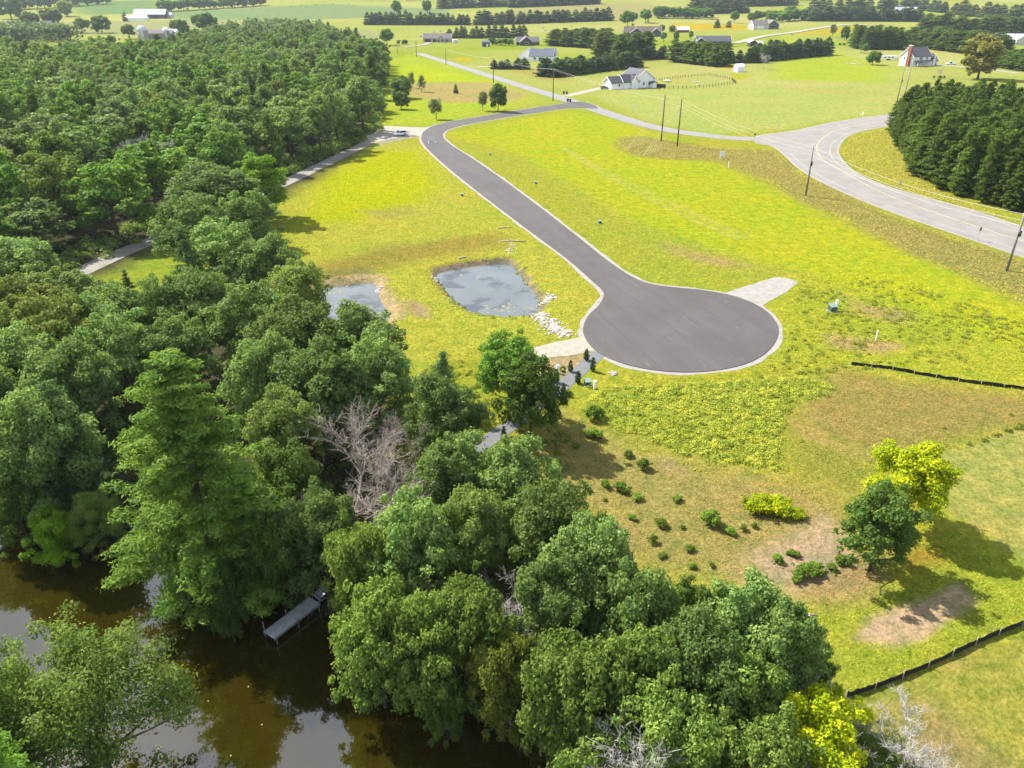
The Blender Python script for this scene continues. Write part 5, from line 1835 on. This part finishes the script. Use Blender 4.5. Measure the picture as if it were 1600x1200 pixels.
# camper trailer by the tall white house
p = at(1388, 94)
o = empty('trailer', p, math.radians(-4), 'long low white camper trailer beside the tall white house', 'trailer')
b = MB()
b.prism([(-6, 0.9), (-6.6, 1.6), (-5.8, 3.0), (5.4, 3.0), (6.4, 2.0), (6.0, 0.9)], -1.2, 1.2)
bd = bevel(b.obj('body', 'white_paint', o), 0.15, 2)
for k in range(3):
    b = MB()
    b.box(-3.6 + k * 2.6, -2.4 + k * 2.6, -1.24, -1.19, 1.7, 2.4)
    b.obj('window', 'glass_dark', bd)
for sx in (-0.6, 0.6):
    for s_ in (-1, 1):
        b = MB()
        b.tube([(sx, s_ * 0.9, 0.4), (sx, s_ * 1.18, 0.4)], 0.4, 12)
        b.obj('wheel', 'tyre', o)
b = MB()
b.box(6.0, 8.2, -0.1, 0.1, 0.5, 0.7)
b.obj('hitch', 'sign_dark', o)
for x, y, lb in [(970, 59, 'white camper van beside the brown-roofed house'), (712, 67, 'white trailer beside the tan ranch house')]:
    p = at(x, y)
    o = empty('trailer', p, 0.3, lb, 'trailer')
    b = MB()
    b.prism([(-3, 0.6), (-3.2, 2.8), (2.6, 2.9), (3.2, 1.6), (3.2, 0.6)], -1.2, 1.2)
    bd = bevel(b.obj('body', 'white_paint', o), 0.2, 2)
    b = MB()
    b.box(-1, 0.6, -1.23, -1.19, 1.6, 2.2)
    b.obj('window', 'glass_dark', bd)
    for s_ in (-1, 1):
        b = MB()
        b.tube([(0, s_ * 0.9, 0.38), (0, s_ * 1.15, 0.38)], 0.38, 10)
        b.obj('wheel', 'tyre', o)


# ------------------------------------------------------------------ power poles, guys and wires
def top_height(p, ytop):
    lo, hi = 0.0, 60.0
    for _ in range(40):
        m_ = (lo + hi) / 2
        if proj(p[0], p[1], p[2] + m_)[1] > ytop:
            lo = m_
        else:
            hi = m_
    return lo


def pole(bx, by, ytop, label, m='pole_wood', arm=True, box=False, adir=(1, 0), lean=(0, 0)):
    p = at(bx, by)
    h = top_height(p, ytop)
    o = empty('power_pole', p, 0, label, 'power pole')
    b = MB()
    b.tube([(0, 0, -0.6), (lean[0] * h * 0.5, lean[1] * h * 0.5, h * 0.5), (lean[0] * h, lean[1] * h, h)], [0.24, 0.2, 0.16], 8)
    b.obj('mast', m, o, True)
    tip = Vector((p[0] + lean[0] * h, p[1] + lean[1] * h, p[2] + h))
    d = Vector((adir[0], adir[1], 0)).normalized()
    if arm:
        b = MB()
        a0, a1 = Vector((lean[0] * h, lean[1] * h, h - 0.6)) - d * 1.25, Vector((lean[0] * h, lean[1] * h, h - 0.6)) + d * 1.25
        b.tube([a0, a1], 0.07, 6)
        b.obj('crossarm', m, o)
        for k in (-1.15, 1.15):
            b = MB()
            q = Vector((lean[0] * h, lean[1] * h, h - 0.6)) + d * k
            b.tube([q, q + Vector((0, 0, 0.3))], [0.06, 0.045], 6)
            b.obj('insulator', 'white_paint', o)
    if box:
        b = MB()
        q = Vector((lean[0] * h * 0.68, lean[1] * h * 0.68, h * 0.66))
        b.tube([q + Vector((0.05, -0.3, -0.5)), q + Vector((0.05, -0.3, 0.5))], 0.26, 10)
        b.obj('transformer', 'sign_dark', o, True)
    return tip, d, h, p


P1 = pole(621, 84, 68, 'farthest slim pole along the side road by the wood end', adir=(0.7, 0.7))
P2 = pole(651, 89, 64, 'slim pole left of the tan house drive on the side road', adir=(0.7, 0.7))
P3 = pole(697, 101, 76, 'slim pole on the side road below the pair of bushes', adir=(0.7, 0.7))
P4 = pole(771, 129, 90, 'pole with crossarm on the side road near the dark tree', adir=(1, 0.4))
P5 = pole(864, 158, 107, 'pole with crossarm by the bins at the side-road junction', adir=(1, 0.4))
P6 = pole(1033, 221, 148, 'tall dark guyed pole beside the side road, without crossarm', arm=False)
P7 = pole(1058, 229, 154, 'tall brown guyed pole right of its dark twin', arm=False)
P8 = pole(1259, 306, 228, 'pole with transformer standing at the inner edge of the road curve', 'pole_grey', arm=False, box=True, lean=(-0.02, 0))
P9 = pole(1573, 423, 333, 'grey pole with transformer beside the county road', 'pole_grey', box=True, adir=(0.4, 1))
P10 = pole(1400, 166, 105, 'left of two leaning poles below the tall white house', 'pole_grey', arm=False, box=True)
P11 = pole(1409, 169, 106, 'right of two leaning poles below the tall white house', 'pole_grey', arm=False)


def wire(a, b_, sag, label, r_=0.022, group='overhead power wires'):
    b = MB()
    pts = []
    for i in range(13):
        t = i / 12
        q = a.lerp(b_, t)
        q.z -= sag * 4 * t * (1 - t)
        pts.append(q)
    b.tube(pts, r_, 4)
    return tag(b.obj('power_wire', 'wire'), label, 'wire', group)


for (A, B, nm) in ((P3, P4, 'the slim pole and the crossarm pole'), (P4, P5, 'the two crossarm poles of the side road'), (P5, P6, 'the junction pole and the dark guyed pole')):
    for k in (-1.1, 0.0, 1.1):
        wire(A[0] + A[1] * k + Vector((0, 0, -0.3)), B[0] + B[1] * k * (0.3 if B is P6 else 1) + Vector((0, 0, -0.3 - (abs(k) if B is P6 else 0))), 1.0, 'thin overhead wire between ' + nm)
for k, dz in ((0, -0.2), (0, -1.3), (0, -2.2)):
    wire(P6[0] + Vector((0, 0, dz)), P7[0] + Vector((0, 0, dz)), 0.2, 'short wire linking the two tall guyed poles')
    wire(P7[0] + Vector((0, 0, dz)), P8[0] + Vector((0, 0, dz)), 1.4, 'pale overhead wire from the brown guyed pole to the road curve pole')
    wire(P8[0] + Vector((0, 0, dz)), P9[0] + Vector((0, 0, dz)), 1.6, 'pale overhead wire along the county road verge', 0.035)
    wire(P9[0] + Vector((0, 0, dz)), P9[0] + Vector((32, -30, dz)), 0.6, 'overhead wire leaving the grey county road pole', 0.03)
    wire(P10[0] + Vector((0, 0, dz)), P11[0] + Vector((0, 0, dz)), 0.1, 'short wire linking the two leaning poles')
for (PP, gx, gy, n, nm) in ((P6, 979, 234, 5, 'dark'), (P7, 1005, 244, 5, 'brown')):
    for k in range(n):
        g = at(gx + k * 5.5, gy - k * 1.8)
        top = Vector((PP[3][0], PP[3][1], PP[2] * (0.96 - 0.06 * k)))
        gv = Vector(g)
        o = empty('guy_wire', g, 0, 'slanting guy wire with yellow guard anchoring the %s guyed pole' % nm, 'wire', 'guy wires of the %s pole' % nm)
        b = MB()
        b.tube([Vector((0, 0, -0.2)), top - gv], 0.02, 4)
        b.obj('cable', 'wire', o)
        b = MB()
        b.tube([(top - gv) * 0.01, (top - gv) * 0.2], 0.06, 6)
        b.obj('guard', 'guard_yellow', o)


# ------------------------------------------------------------------ signs, boxes, bins, barricade
def sign(x, y, h, w_, hh, m, label, face=0.0, z0=None):
    p = at(x, y)
    o = empty('sign', p, face, label, 'sign')
    b = MB()
    b.box(-0.04, 0.04, -0.03, 0.03, -0.3, h)
    b.obj('post', 'galvanised', o)
    b = MB()
    b.box(-w_ / 2, w_ / 2, -0.06, -0.032, h - hh, h)
    bevel(b.obj('panel', m, o), 0.01, 1)
    return o


sign(990, 176, 2.6, 0.9, 0.9, 'white_paint', 'pale square sign on the lawn side of the side road', 0.3)
sign(1178, 222, 2.8, 0.6, 0.75, 'sign_dark', 'dark-backed sign at the county road junction', 0.2)
sign(1216, 204, 2.4, 0.75, 0.75, 'white_paint', 'small pale sign across from the county road junction', 0.2)
sign(1405, 296, 2.0, 0.8, 0.8, 'galvanised', 'low grey sign on the plantation side of the county road', 0.4)
sign(1527, 376, 2.8, 0.6, 0.75, 'sign_dark', 'dark-backed sign on the field side of the county road', 0.5)
sign(1237, 58, 2.6, 1.2, 1.0, 'sign_dark', 'dark sign beside the far gravel drive', 0.1)
p = at(1128, 248)
o = empty('lot_sign', p, 0.35, 'white lot sign board standing in the dry verge grass', 'sign')
for s_ in (-1, 1):
    b = MB()
    b.box(s_ * 0.75 - 0.05, s_ * 0.75 + 0.05, -0.05, 0.05, -0.3, 2.3)
    b.obj('post', 'white_paint', o)
b = MB()
b.box(-0.85, 0.85, -0.09, -0.053, 0.75, 2.35)
b.obj('panel', 'white_paint', o)
for x, y, h, lb in [(1138, 262, 1.6, 'thin white marker post below the white lot sign'), (871, 583, 1.1, 'white utility pedestal on the bare soil beside the cedars'), (929, 607, 1.0, 'white utility pedestal beside the green box by the path'),
                    (1306, 482, 1.3, 'white utility pedestal on the green transformer box lot'), (1368, 532, 1.5, 'thin white marker post in the weeds right of the turning circle'), (1348, 180, 1.1, 'white marker at the top edge of the county road')]:
    p = at(x, y)
    o = empty('utility_post', p, 0.3, lb, 'utility post')
    wd = 0.07 if 'thin' in lb else 0.16
    b = MB()
    b.box(-wd, wd, -wd, wd, -0.2, h)
    bevel(b.obj('shaft', 'white_paint', o), 0.03, 2)
    b = MB()
    b.box(-wd * 1.15, wd * 1.15, -wd * 1.15, wd * 1.15, h + 0.003, h + 0.1)
    b.obj('cap', 'white_paint', o)
for x, y, s_, lb in [(1300, 486, 1.15, 'green transformer box in the weeds right of the turning circle'), (918, 602, 0.85, 'green utility box beside the path cedars'), (937, 349, 0.7, 'small grey-green utility box on the bank above the road'),
                     (837, 287, 0.6, 'small utility box on the bank near the far bend'), (722, 306, 0.6, 'small utility box on the pond side of the road'), (766, 242, 0.6, 'tiny utility box on the bank by the road bend')]:
    p = at(x, y)
    o = empty('utility_box', p, 0.2, lb, 'utility box')
    b = MB()
    b.prism([(-0.45 * s_, 0.08), (0.45 * s_, 0.08), (0.45 * s_, 0.75 * s_), (-0.45 * s_, 0.75 * s_)], -0.45 * s_, 0.45 * s_)
    bevel(b.obj('cabinet', 'box_green', o), 0.04, 2)
    b = MB()
    b.add([(-0.5 * s_, -0.52 * s_, 0.72 * s_), (0.5 * s_, -0.52 * s_, 0.72 * s_), (0.5 * s_, 0.5 * s_, 0.95 * s_), (-0.5 * s_, 0.5 * s_, 0.95 * s_), (-0.5 * s_, -0.52 * s_, 0.78 * s_), (0.5 * s_, -0.52 * s_, 0.78 * s_), (0.5 * s_, 0.5 * s_, 1.01 * s_), (-0.5 * s_, 0.5 * s_, 1.01 * s_)],
          [(0, 3, 2, 1), (4, 5, 6, 7), (0, 1, 5, 4), (1, 2, 6, 5), (2, 3, 7, 6), (3, 0, 4, 7)])
    b.obj('lid', 'lid_green', o)
    b = MB()
    b.box(-0.6 * s_, 0.6 * s_, -0.6 * s_, 0.6 * s_, -0.1, 0.077)
    b.obj('pad', 'concrete_silo', o)
p = at(675, 223)
o = empty('road_barricade', (p[0], p[1], 0.09), math.radians(4), 'striped road barricade standing on the fresh asphalt at the bend', 'barricade')
for s_ in (-1, 1):
    b = MB()
    b.box(s_ * 1.15 - 0.06, s_ * 1.15 + 0.06, -0.05, 0.05, 0.08, 1.75)
    b.obj('upright', 'white_paint', o)
    b = MB()
    b.box(s_ * 1.15 - 0.09, s_ * 1.15 + 0.09, -0.9, 0.9, 0.0, 0.08)
    b.obj('foot', 'white_paint', o)
for k in range(3):
    b = MB()
    b.box(-1.35, 1.35, -0.085, -0.053, 0.55 + k * 0.45, 0.85 + k * 0.45)
    pl = b.obj('board', 'white_paint', o)
    for j in range(6):
        b = MB()
        x = -1.3 + j * 0.45
        zz = 0.55 + k * 0.45
        b.prism([(x, zz), (x + 0.2, zz), (x + 0.4, zz + 0.3), (x + 0.2, zz + 0.3)], -0.092, -0.0865)
        b.obj('stripe', 'reflect_stripe', pl)
for x, y, m, lb in [(881, 147, 'bin_red', 'dark red wheelie bin at the end of the white house drive'), (885.5, 147.5, 'bin_red', 'red wheelie bin right beside the first at the drive end'), (887, 159, 'bin_dark', 'dark wheelie bin across the road at the junction corner'), (891, 159.5, 'bin_dark', 'second dark wheelie bin at the junction corner')]:
    p = at(x, y)
    o = empty('wheelie_bin', p, 0.2, lb, 'bin')
    b = MB()
    b.add([(-.3, -.35, .1), (.3, -.35, .1), (.3, .35, .1), (-.3, .35, .1), (-.42, -.48, 1.25), (.42, -.48, 1.25), (.42, .45, 1.25), (-.42, .45, 1.25)], [(0, 3, 2, 1), (4, 5, 6, 7), (0, 1, 5, 4), (1, 2, 6, 5), (2, 3, 7, 6), (3, 0, 4, 7)])
    b.obj('body', m, o)
    b = MB()
    b.prism([(-.5, 1.253), (.5, 1.253), (.48, 1.36), (-.48, 1.36)], -0.5, 0.5)
    b.obj('lid', 'bin_dark', o)
    for s_ in (-1, 1):
        b = MB()
        b.tube([(s_ * .3, .38, .14), (s_ * .36, .38, .14)], .14, 10)
        b.obj('wheel', 'tyre', o)


# ------------------------------------------------------------------ silt fences, paddock fence
def silt_fence(pts, label, h=0.75, step=2.6):
    P = smooth_open(poly_px(pts), 8)
    o = empty('silt_fence', (P[0][0], P[0][1], 0), 0, label, 'fence')
    Q = P - P[0]
    b = MB()
    vs, fs = [], []
    for i, q in enumerate(Q):
        hh = h * (0.6 + 0.28 * rnd.random())
        jx = rnd.uniform(-.05, .05)
        vs += [(q[0], q[1], -0.12), (q[0] + jx, q[1] + jx, hh), (q[0] + 0.03 + jx, q[1] + 0.03 + jx, hh), (q[0] + 0.03, q[1] + 0.03, -0.12)]
    for i in range(len(Q) - 1):
        a, c = i * 4, i * 4 + 4
        fs += [(a, c, c + 1, a + 1), (a + 1, c + 1, c + 2, a + 2), (a + 2, c + 2, c + 3, a + 3)]
    b.add(vs, fs)
    b.obj('fabric', 'black_fabric', o)
    d = np.r_[0, np.cumsum(np.linalg.norm(np.diff(Q, axis=0), axis=1))]
    t = 0.0
    while t < d[-1]:
        x, y = np.interp(t, d, Q[:, 0]), np.interp(t, d, Q[:, 1])
        b = MB()
        b.box(x - 0.1, x - 0.04, y - 0.1, y - 0.04, -0.2, h + 0.12)
        b.obj('post', 'stick_pale', o)
        t += step
    return o


silt_fence([(1322, 1090), (1360, 1078), (1420, 1055), (1480, 1028), (1540, 1000), (1600, 976), (1680, 940)], 'black silt fence curving between lawn and straw patch')
silt_fence([(1330, 570), (1390, 577), (1450, 588), (1520, 599), (1600, 609), (1680, 622)], 'black silt fence at the top of the brown field', 0.6)
gd = poly_px([(1031, 140), (1060, 139), (1100, 137), (1150, 131), (1143, 125), (1108, 118), (1070, 121), (1030, 126)])
o = empty('paddock_fence', (gd[0][0], gd[0][1], 0), 0, 'black post fence round the back yard of the white house', 'fence')
Q = gd - gd[0]
d = np.r_[0, np.cumsum(np.linalg.norm(np.diff(Q, axis=0), axis=1))]
for i in range(58):
    t = d[-1] * i / 57
    x, y = np.interp(t, d, Q[:, 0]), np.interp(t, d, Q[:, 1])
    b = MB()
    b.box(x - 0.09, x + 0.09, y - 0.09, y + 0.09, -0.2, 1.5)
    b.obj('post', 'fence_black', o)
for i in range(len(Q) - 1):
    for zz in (0.55, 1.15):
        b = MB()
        b.tube([(Q[i][0], Q[i][1] - 0.11, zz), (Q[i + 1][0], Q[i + 1][1] - 0.11, zz)], 0.035, 4)
        b.obj('rail', 'fence_black', o)
p = at(1031, 137)
o = empty('board_fence', p, math.radians(-25), 'short solid black fence at the corner of the white house', 'fence')
for k in range(12):
    b = MB()
    b.box(-2.9 + k * 0.5, -2.43 + k * 0.5, -0.04, 0.04, -0.1, 1.8)
    b.obj('board', 'fence_black', o)
p = at(1042, 128)
o = empty('trampoline', p, 0, 'round pale-blue trampoline in the fenced back yard', 'trampoline')
b = MB()
b.tube([(0, 0, 0.85), (0, 0, 0.93)], 2.1, 18)
b.obj('mat', 'reflect_stripe', o)
for k in range(6):
    a = k * math.pi / 3
    b = MB()
    b.tube([(1.95 * math.cos(a), 1.95 * math.sin(a), -0.1), (1.95 * math.cos(a), 1.95 * math.sin(a), 0.847)], 0.05, 5)
    b.obj('leg', 'galvanised', o)


# ------------------------------------------------------------------ dock and bank stairs
A, B = at_z(420, 993, -0.9), at_z(492, 938, -0.9)
dv = (B - A)[:2]
Ld = float(np.linalg.norm(dv))
ang = math.atan2(dv[1], dv[0])
o = empty('dock', (A[0], A[1], -0.9), ang, 'grey metal boat dock reaching from the bank into the brown river', 'dock')
n = 6
for k in range(n):
    b = MB()
    b.box(k * Ld / n + 0.012, (k + 1) * Ld / n - 0.012, -0.62, 0.62, -0.03, 0.03)
    b.obj('deck_panel', 'dock_metal', o)
for s_ in (-1, 1):
    b = MB()
    b.box(0, Ld, s_ * 0.66 - 0.03, s_ * 0.66 + 0.03, -0.16, 0.045)
    b.obj('side_beam', 'galvanised', o)
    for k in range(3):
        b = MB()
        x = 0.15 + k * (Ld - 0.4) / 2
        b.tube([(x, s_ * 0.74, -2.2), (x, s_ * 0.74, 0.95 if k == 0 else 0.5)], 0.035, 7)
        b.obj('post', 'galvanised', o)
C = at_z(508, 915, 0.0)
S0, S1 = Vector((B[0], B[1], -0.86)), Vector((C[0], C[1], 0.1))
o = empty('bank_steps', S0, math.atan2(S1.y - S0.y, S1.x - S0.x), 'short flight of pale steps from the bank down to the dock', 'steps')
Ls = math.hypot(S1.x - S0.x, S1.y - S0.y)
for k in range(5):
    b = MB()
    x, z = 0.15 + Ls * k / 5, 0.16 * (k + 1)
    b.box(x, x + Ls / 5.5, -0.5, 0.5, z - 0.05, z)
    b.obj('tread', 'dock_metal', o)
for s_ in (-1, 1):
    b = MB()
    b.tube([(0.1, s_ * 0.55, 0.9), (Ls, s_ * 0.55, 1.75)], 0.03, 6)
    b.obj('handrail', 'galvanised', o)
    b = MB()
    b.box(0.05, Ls, s_ * 0.53 - 0.02, s_ * 0.53 + 0.02, 0.02, 0.1)
    b.obj('stringer', 'galvanised', o)
    for x in (0.12, Ls - 0.05):
        b = MB()
        b.tube([(x, s_ * 0.55, -0.3), (x, s_ * 0.55, 0.9 + 0.85 * x / Ls)], 0.025, 5)
        b.obj('baluster', 'galvanised', o)
p = at(572, 829)
o = empty('upturned_boat', p, math.radians(25), 'pale upturned boat lying at the end of the grey path', 'boat')
b = MB()
st = np.linspace(-1, 1, 9)
vs, fs = [], []
for s_ in st:
    wd = 0.62 * math.sqrt(max(0.0, 1 - abs(s_) ** 2.6)) + 0.02
    for a in np.linspace(0, math.pi, 7):
        vs.append((1.7 * s_, wd * math.cos(a), 0.06 + 0.5 * (wd / 0.64) * math.sin(a)))
for i in range(8):
    for k in range(6):
        fs.append((i * 7 + k, i * 7 + k + 1, (i + 1) * 7 + k + 1, (i + 1) * 7 + k))
b.add(vs, fs)
b.obj('hull', 'reflect_stripe', o, True)
b = MB()
b.tube([(-1.65, 0, 0.12), (-1.0, 0, 0.55), (0, 0, 0.6), (1.0, 0, 0.55), (1.65, 0, 0.12)], 0.035, 5)
b.obj('keel', 'white_paint', o)


# ------------------------------------------------------------------ stones, branches, pond scum
def stones(name, pts, width, n, smin, smax, m, seed, label):
    r = np.random.default_rng(seed)
    P = smooth_open(poly_px(pts), 6)
    b = MB()
    d = np.r_[0, np.cumsum(np.linalg.norm(np.diff(P, axis=0), axis=1))]
    for i in range(n):
        t = r.uniform(0, d[-1])
        x, y = np.interp(t, d, P[:, 0]) + r.normal() * width * 0.35, np.interp(t, d, P[:, 1]) + r.normal() * width * 0.35
        s = r.uniform(smin, smax)
        z = float(ground_h(x, y))
        sx, sy, sz = s * r.uniform(0.7, 1.3), s * r.uniform(0.7, 1.3), s * r.uniform(0.5, 0.9)
        pv = [(1, 0, 0), (-1, 0, 0), (0, 1, 0), (0, -1, 0), (0, 0, 1), (0, 0, -1), (.65, .65, .5), (-.65, .6, .55), (.6, -.65, .55), (-.65, -.65, .5)]
        a = r.uniform(0, 6.28)
        ca, sa = math.cos(a), math.sin(a)
        vv = []
        for q in pv:
            q = np.array(q) * r.uniform(0.75, 1.15) * np.array([sx, sy, sz])
            vv.append((x + q[0] * ca - q[1] * sa, y + q[0] * sa + q[1] * ca, z + q[2] * 0.8 + sz * 0.2))
        fs = [(4, 6, 7), (4, 7, 9), (4, 9, 8), (4, 8, 6), (6, 2, 7), (7, 1, 9), (9, 3, 8), (8, 0, 6), (6, 0, 2), (7, 2, 1), (9, 1, 3), (8, 3, 0), (5, 2, 0), (5, 1, 2), (5, 3, 1), (5, 0, 3)]
        b.add(vv, fs)
    o = struct(b.obj(name, m), 'stuff')
    o['label'] = label
    return o


stones('riprap', [(832, 488), (850, 500), (866, 513), (880, 524)], 2.6, 260, 0.14, 0.34, 'stone_pale', 3, 'pale riprap stones running from the gravel stub to the pond')
stones('riprap', [(842, 471), (852, 468), (864, 464)], 1.6, 60, 0.15, 0.34, 'stone_pale', 4, 'short bar of pale stones at the pond corner')
stones('riprap', [(679, 430), (684, 433), (687, 438)], 1.0, 36, 0.2, 0.42, 'stone_grey', 5, 'heap of pale stones at the outlet of the larger pond')
stones('riprap', [(578, 452), (586, 449), (594, 445)], 1.3, 50, 0.18, 0.38, 'stone_pale', 6, 'pale stones beside the smaller pond')
stones('riprap', [(957, 583), (962, 586)], 0.7, 22, 0.14, 0.3, 'stone_grey', 7, 'small stone heap by the turning circle shoulder')
stones('riprap', [(792, 415), (776, 414), (800, 408)], 1.0, 26, 0.12, 0.26, 'stone_pale', 8, 'stones and sand at the head of the larger pond')
stones('riprap', [(797, 378), (799, 388), (794, 396)], 1.4, 46, 0.1, 0.22, 'stone_pale', 9, 'stones in the dry gully above the pond')
stones('riprap', [(1080, 128), (1100, 130), (1088, 133)], 3.0, 20, 0.3, 0.7, 'stone_pale', 10, 'boulders on the lawn below the paddock')
stones('riprap', [(1322, 99), (1345, 101)], 3.0, 26, 0.4, 0.9, 'stone_pale', 11, 'boulders and rubble on the lawn left of the white house')
for i, (x0, y0, x1, y1, lb) in enumerate([(783, 377, 824, 378, 'long bleached log lying in the gully above the pond'), (778, 357, 800, 356, 'short bleached log above the gully'), (716, 405, 730, 402, 'small bleached stick near the pond bank'), (1238, 963, 1276, 962, 'bleached log at the wood edge on the meadow'),
                                          (165, 806, 208, 824, 'pale fallen branch over the river at the left bank'), (490, 843, 552, 822, 'pale straight pole lying beside the upturned boat')]):
    a, c = at(x0, y0), at(x1, y1)
    o = empty('log', a, 0, lb, 'log')
    b = MB()
    L_ = Vector(c - a)
    z0 = float(ground_h(a[0], a[1]))
    z1 = float(ground_h(c[0], c[1]))
    zz = 0.14 if z0 > -0.4 else 1.0
    b.tube([(0, 0, 0.1 + z0), (L_.x * 0.35, L_.y * 0.35 + 0.15, zz + z0 * 0.5), (L_.x * 0.7, L_.y * 0.7, zz), (L_.x, L_.y, 0.1 + max(z1, -1.2))], [0.15, 0.13, 0.1, 0.05], 7)
    b.obj('bole', 'stick_pale', o, True)
    b = MB()
    b.tube([(L_.x * 0.6, L_.y * 0.6, zz), (L_.x * 0.8, L_.y * 0.8 - 0.8, zz + 0.35)], [0.06, 0.02], 5)
    b.obj('branch', 'stick_pale', o, True)


def scum(name, spots, n, r0, z, m, seed, label):
    r = np.random.default_rng(seed)
    b = MB()
    for (x, y, sp) in spots:
        c = at_z(x, y, z)
        for i in range(n):
            q = c[:2] + r.normal(size=2) * sp
            R = r0 * r.uniform(0.3, 1.2)
            k = 7
            zz = z + 0.008 + r.uniform(0, 0.01)
            vs = [(q[0] + R * r.uniform(0.6, 1.2) * math.cos(6.283 * j / k), q[1] + R * r.uniform(0.6, 1.2) * math.sin(6.283 * j / k), zz) for j in range(k)]
            b.add(vs, [tuple(range(k))])
    o = struct(b.obj(name, m), 'stuff')
    o['label'] = label
    return o


scum('pond_algae', [(760, 480, 0.8), (778, 483, 0.9), (790, 487, 0.8), (806, 485, 0.5), (770, 489, 0.7), (745, 433, 0.4), (720, 430, 0.5), (825, 482, 0.3), (788, 478, 0.6)], 4, 0.3, PZ, 'algae', 2, 'yellowish algae mats floating on the larger pond')
scum('pond_algae', [(580, 478, 0.7), (590, 492, 0.6), (540, 452, 0.8), (520, 455, 0.6)], 5, 0.36, PZ, 'algae', 5, 'yellowish scum along the edge of the smaller pond')
scum('lily_pads', [(246, 1167, 0.3), (20, 820, 0.35), (28, 827, 0.2)], 5, 0.17, WZ, 'algae', 3, 'pale floating leaves on the brown river')
scum('floating_leaves', [(x_, y_, 1.2) for x_, y_ in ((100, 960), (200, 1000), (320, 1090), (270, 1110), (430, 1080), (420, 1150), (130, 920))], 3, 0.07, WZ, 'algae', 8, 'tiny leaf specks floating on the river')

# hay bales and far cattle
for i, (x, y) in enumerate([(848, 45), (852, 49), (911, 44), (893, 42), (688, 50), (678, 51), (721, 47), (857, 67), (672 - 14, 58)]):
    p = at(x, y)
    o = empty('hay_bale', p, rnd.uniform(0, 3), 'round hay bale with white wrapped end on the far field', 'hay bale', 'hay bales on the far field')
    b = MB()
    b.tube([(-0.9, 0, 0.85), (0.9, 0, 0.85)], 0.9, 14)
    b.obj('roll', 'bale_tan', o, True)
    b = MB()
    b.tube([(-0.98, 0, 0.85), (-0.903, 0, 0.85)], 0.86, 14)
    b.obj('wrap', 'bale_white', o)
for i, (x, y) in enumerate([(493, 9), (470, 10), (520, 7), (455, 11), (545, 6), (478, 12)]):
    p = at(x, y)
    o = empty('cow', p, rnd.uniform(0, 6), 'dark cow grazing on the far hillside pasture', 'cow', 'cattle on the hillside pasture')
    me = bpy.data.meshes.new('body')
    vs = [(-1.0, 0, 1.1), (-0.4, 0, 1.12), (0.4, 0, 1.1), (0.9, 0, 1.2), (1.35, 0, 0.85), (1.6, 0, 0.55)]
    es = [(0, 1), (1, 2), (2, 3), (3, 4), (4, 5)]
    rad = [0.36, 0.42, 0.42, 0.33, 0.2, 0.12]
    for (vx, sy, par) in ((-0.95, 0.22, 0), (-0.95, -0.22, 0), (0.75, 0.2, 3), (0.75, -0.2, 3)):
        vs += [(vx + (0.1 if par == 0 else 0), sy, 0.62), (vx, sy, 0.02)]
        k = len(vs)
        es += [(par, k - 2), (k - 2, k - 1)]
        rad += [0.14, 0.07]
    me.from_pydata(vs, es, [])
    bo = link('body', me, 'cow_black', o)
    md = bo.modifiers.new('skin', 'SKIN')
    for j, sv in enumerate(me.skin_vertices[0].data):
        sv.radius = (rad[j], rad[j])
        sv.use_root = (j == 1)
    md2 = bo.modifiers.new('sub', 'SUBSURF')
    md2.levels = md2.render_levels = 1
# flower bed at the white house
p = at(1440, 104.5)
o = weeds('flower_bed', np.array([[p[0] - 4, p[1] - 2.2], [p[0] + 3, p[1] - 2.2], [p[0] + 3, p[1] - 0.4], [p[0] - 4, p[1] - 0.4]]), 16, 9, 0.8, 'orange_flower')
o['label'] = 'orange and red flower bed before the tall white house'

# ------------------------------------------------------------------ air: pale haze over the whole valley
hb = MB()
hb.box(-6600, 6600, -170, 9100, -6.0, 150.0)
hz = struct(hb.obj('haze', None), 'stuff')
hz['label'] = 'thin pale summer haze'
hm, t = new_mat('haze_air')
pv = N(t, 'ShaderNodeVolumePrincipled')
pv.inputs['Color'].default_value = (0.82, 0.9, 1.0, 1)
pv.inputs['Density'].default_value = 0.00006
pv.inputs['Anisotropy'].default_value = 0.2
oo = N(t, 'ShaderNodeOutputMaterial')
t.links.new(pv.outputs['Volume'], oo.inputs['Volume'])
hz.data.materials.append(hm)
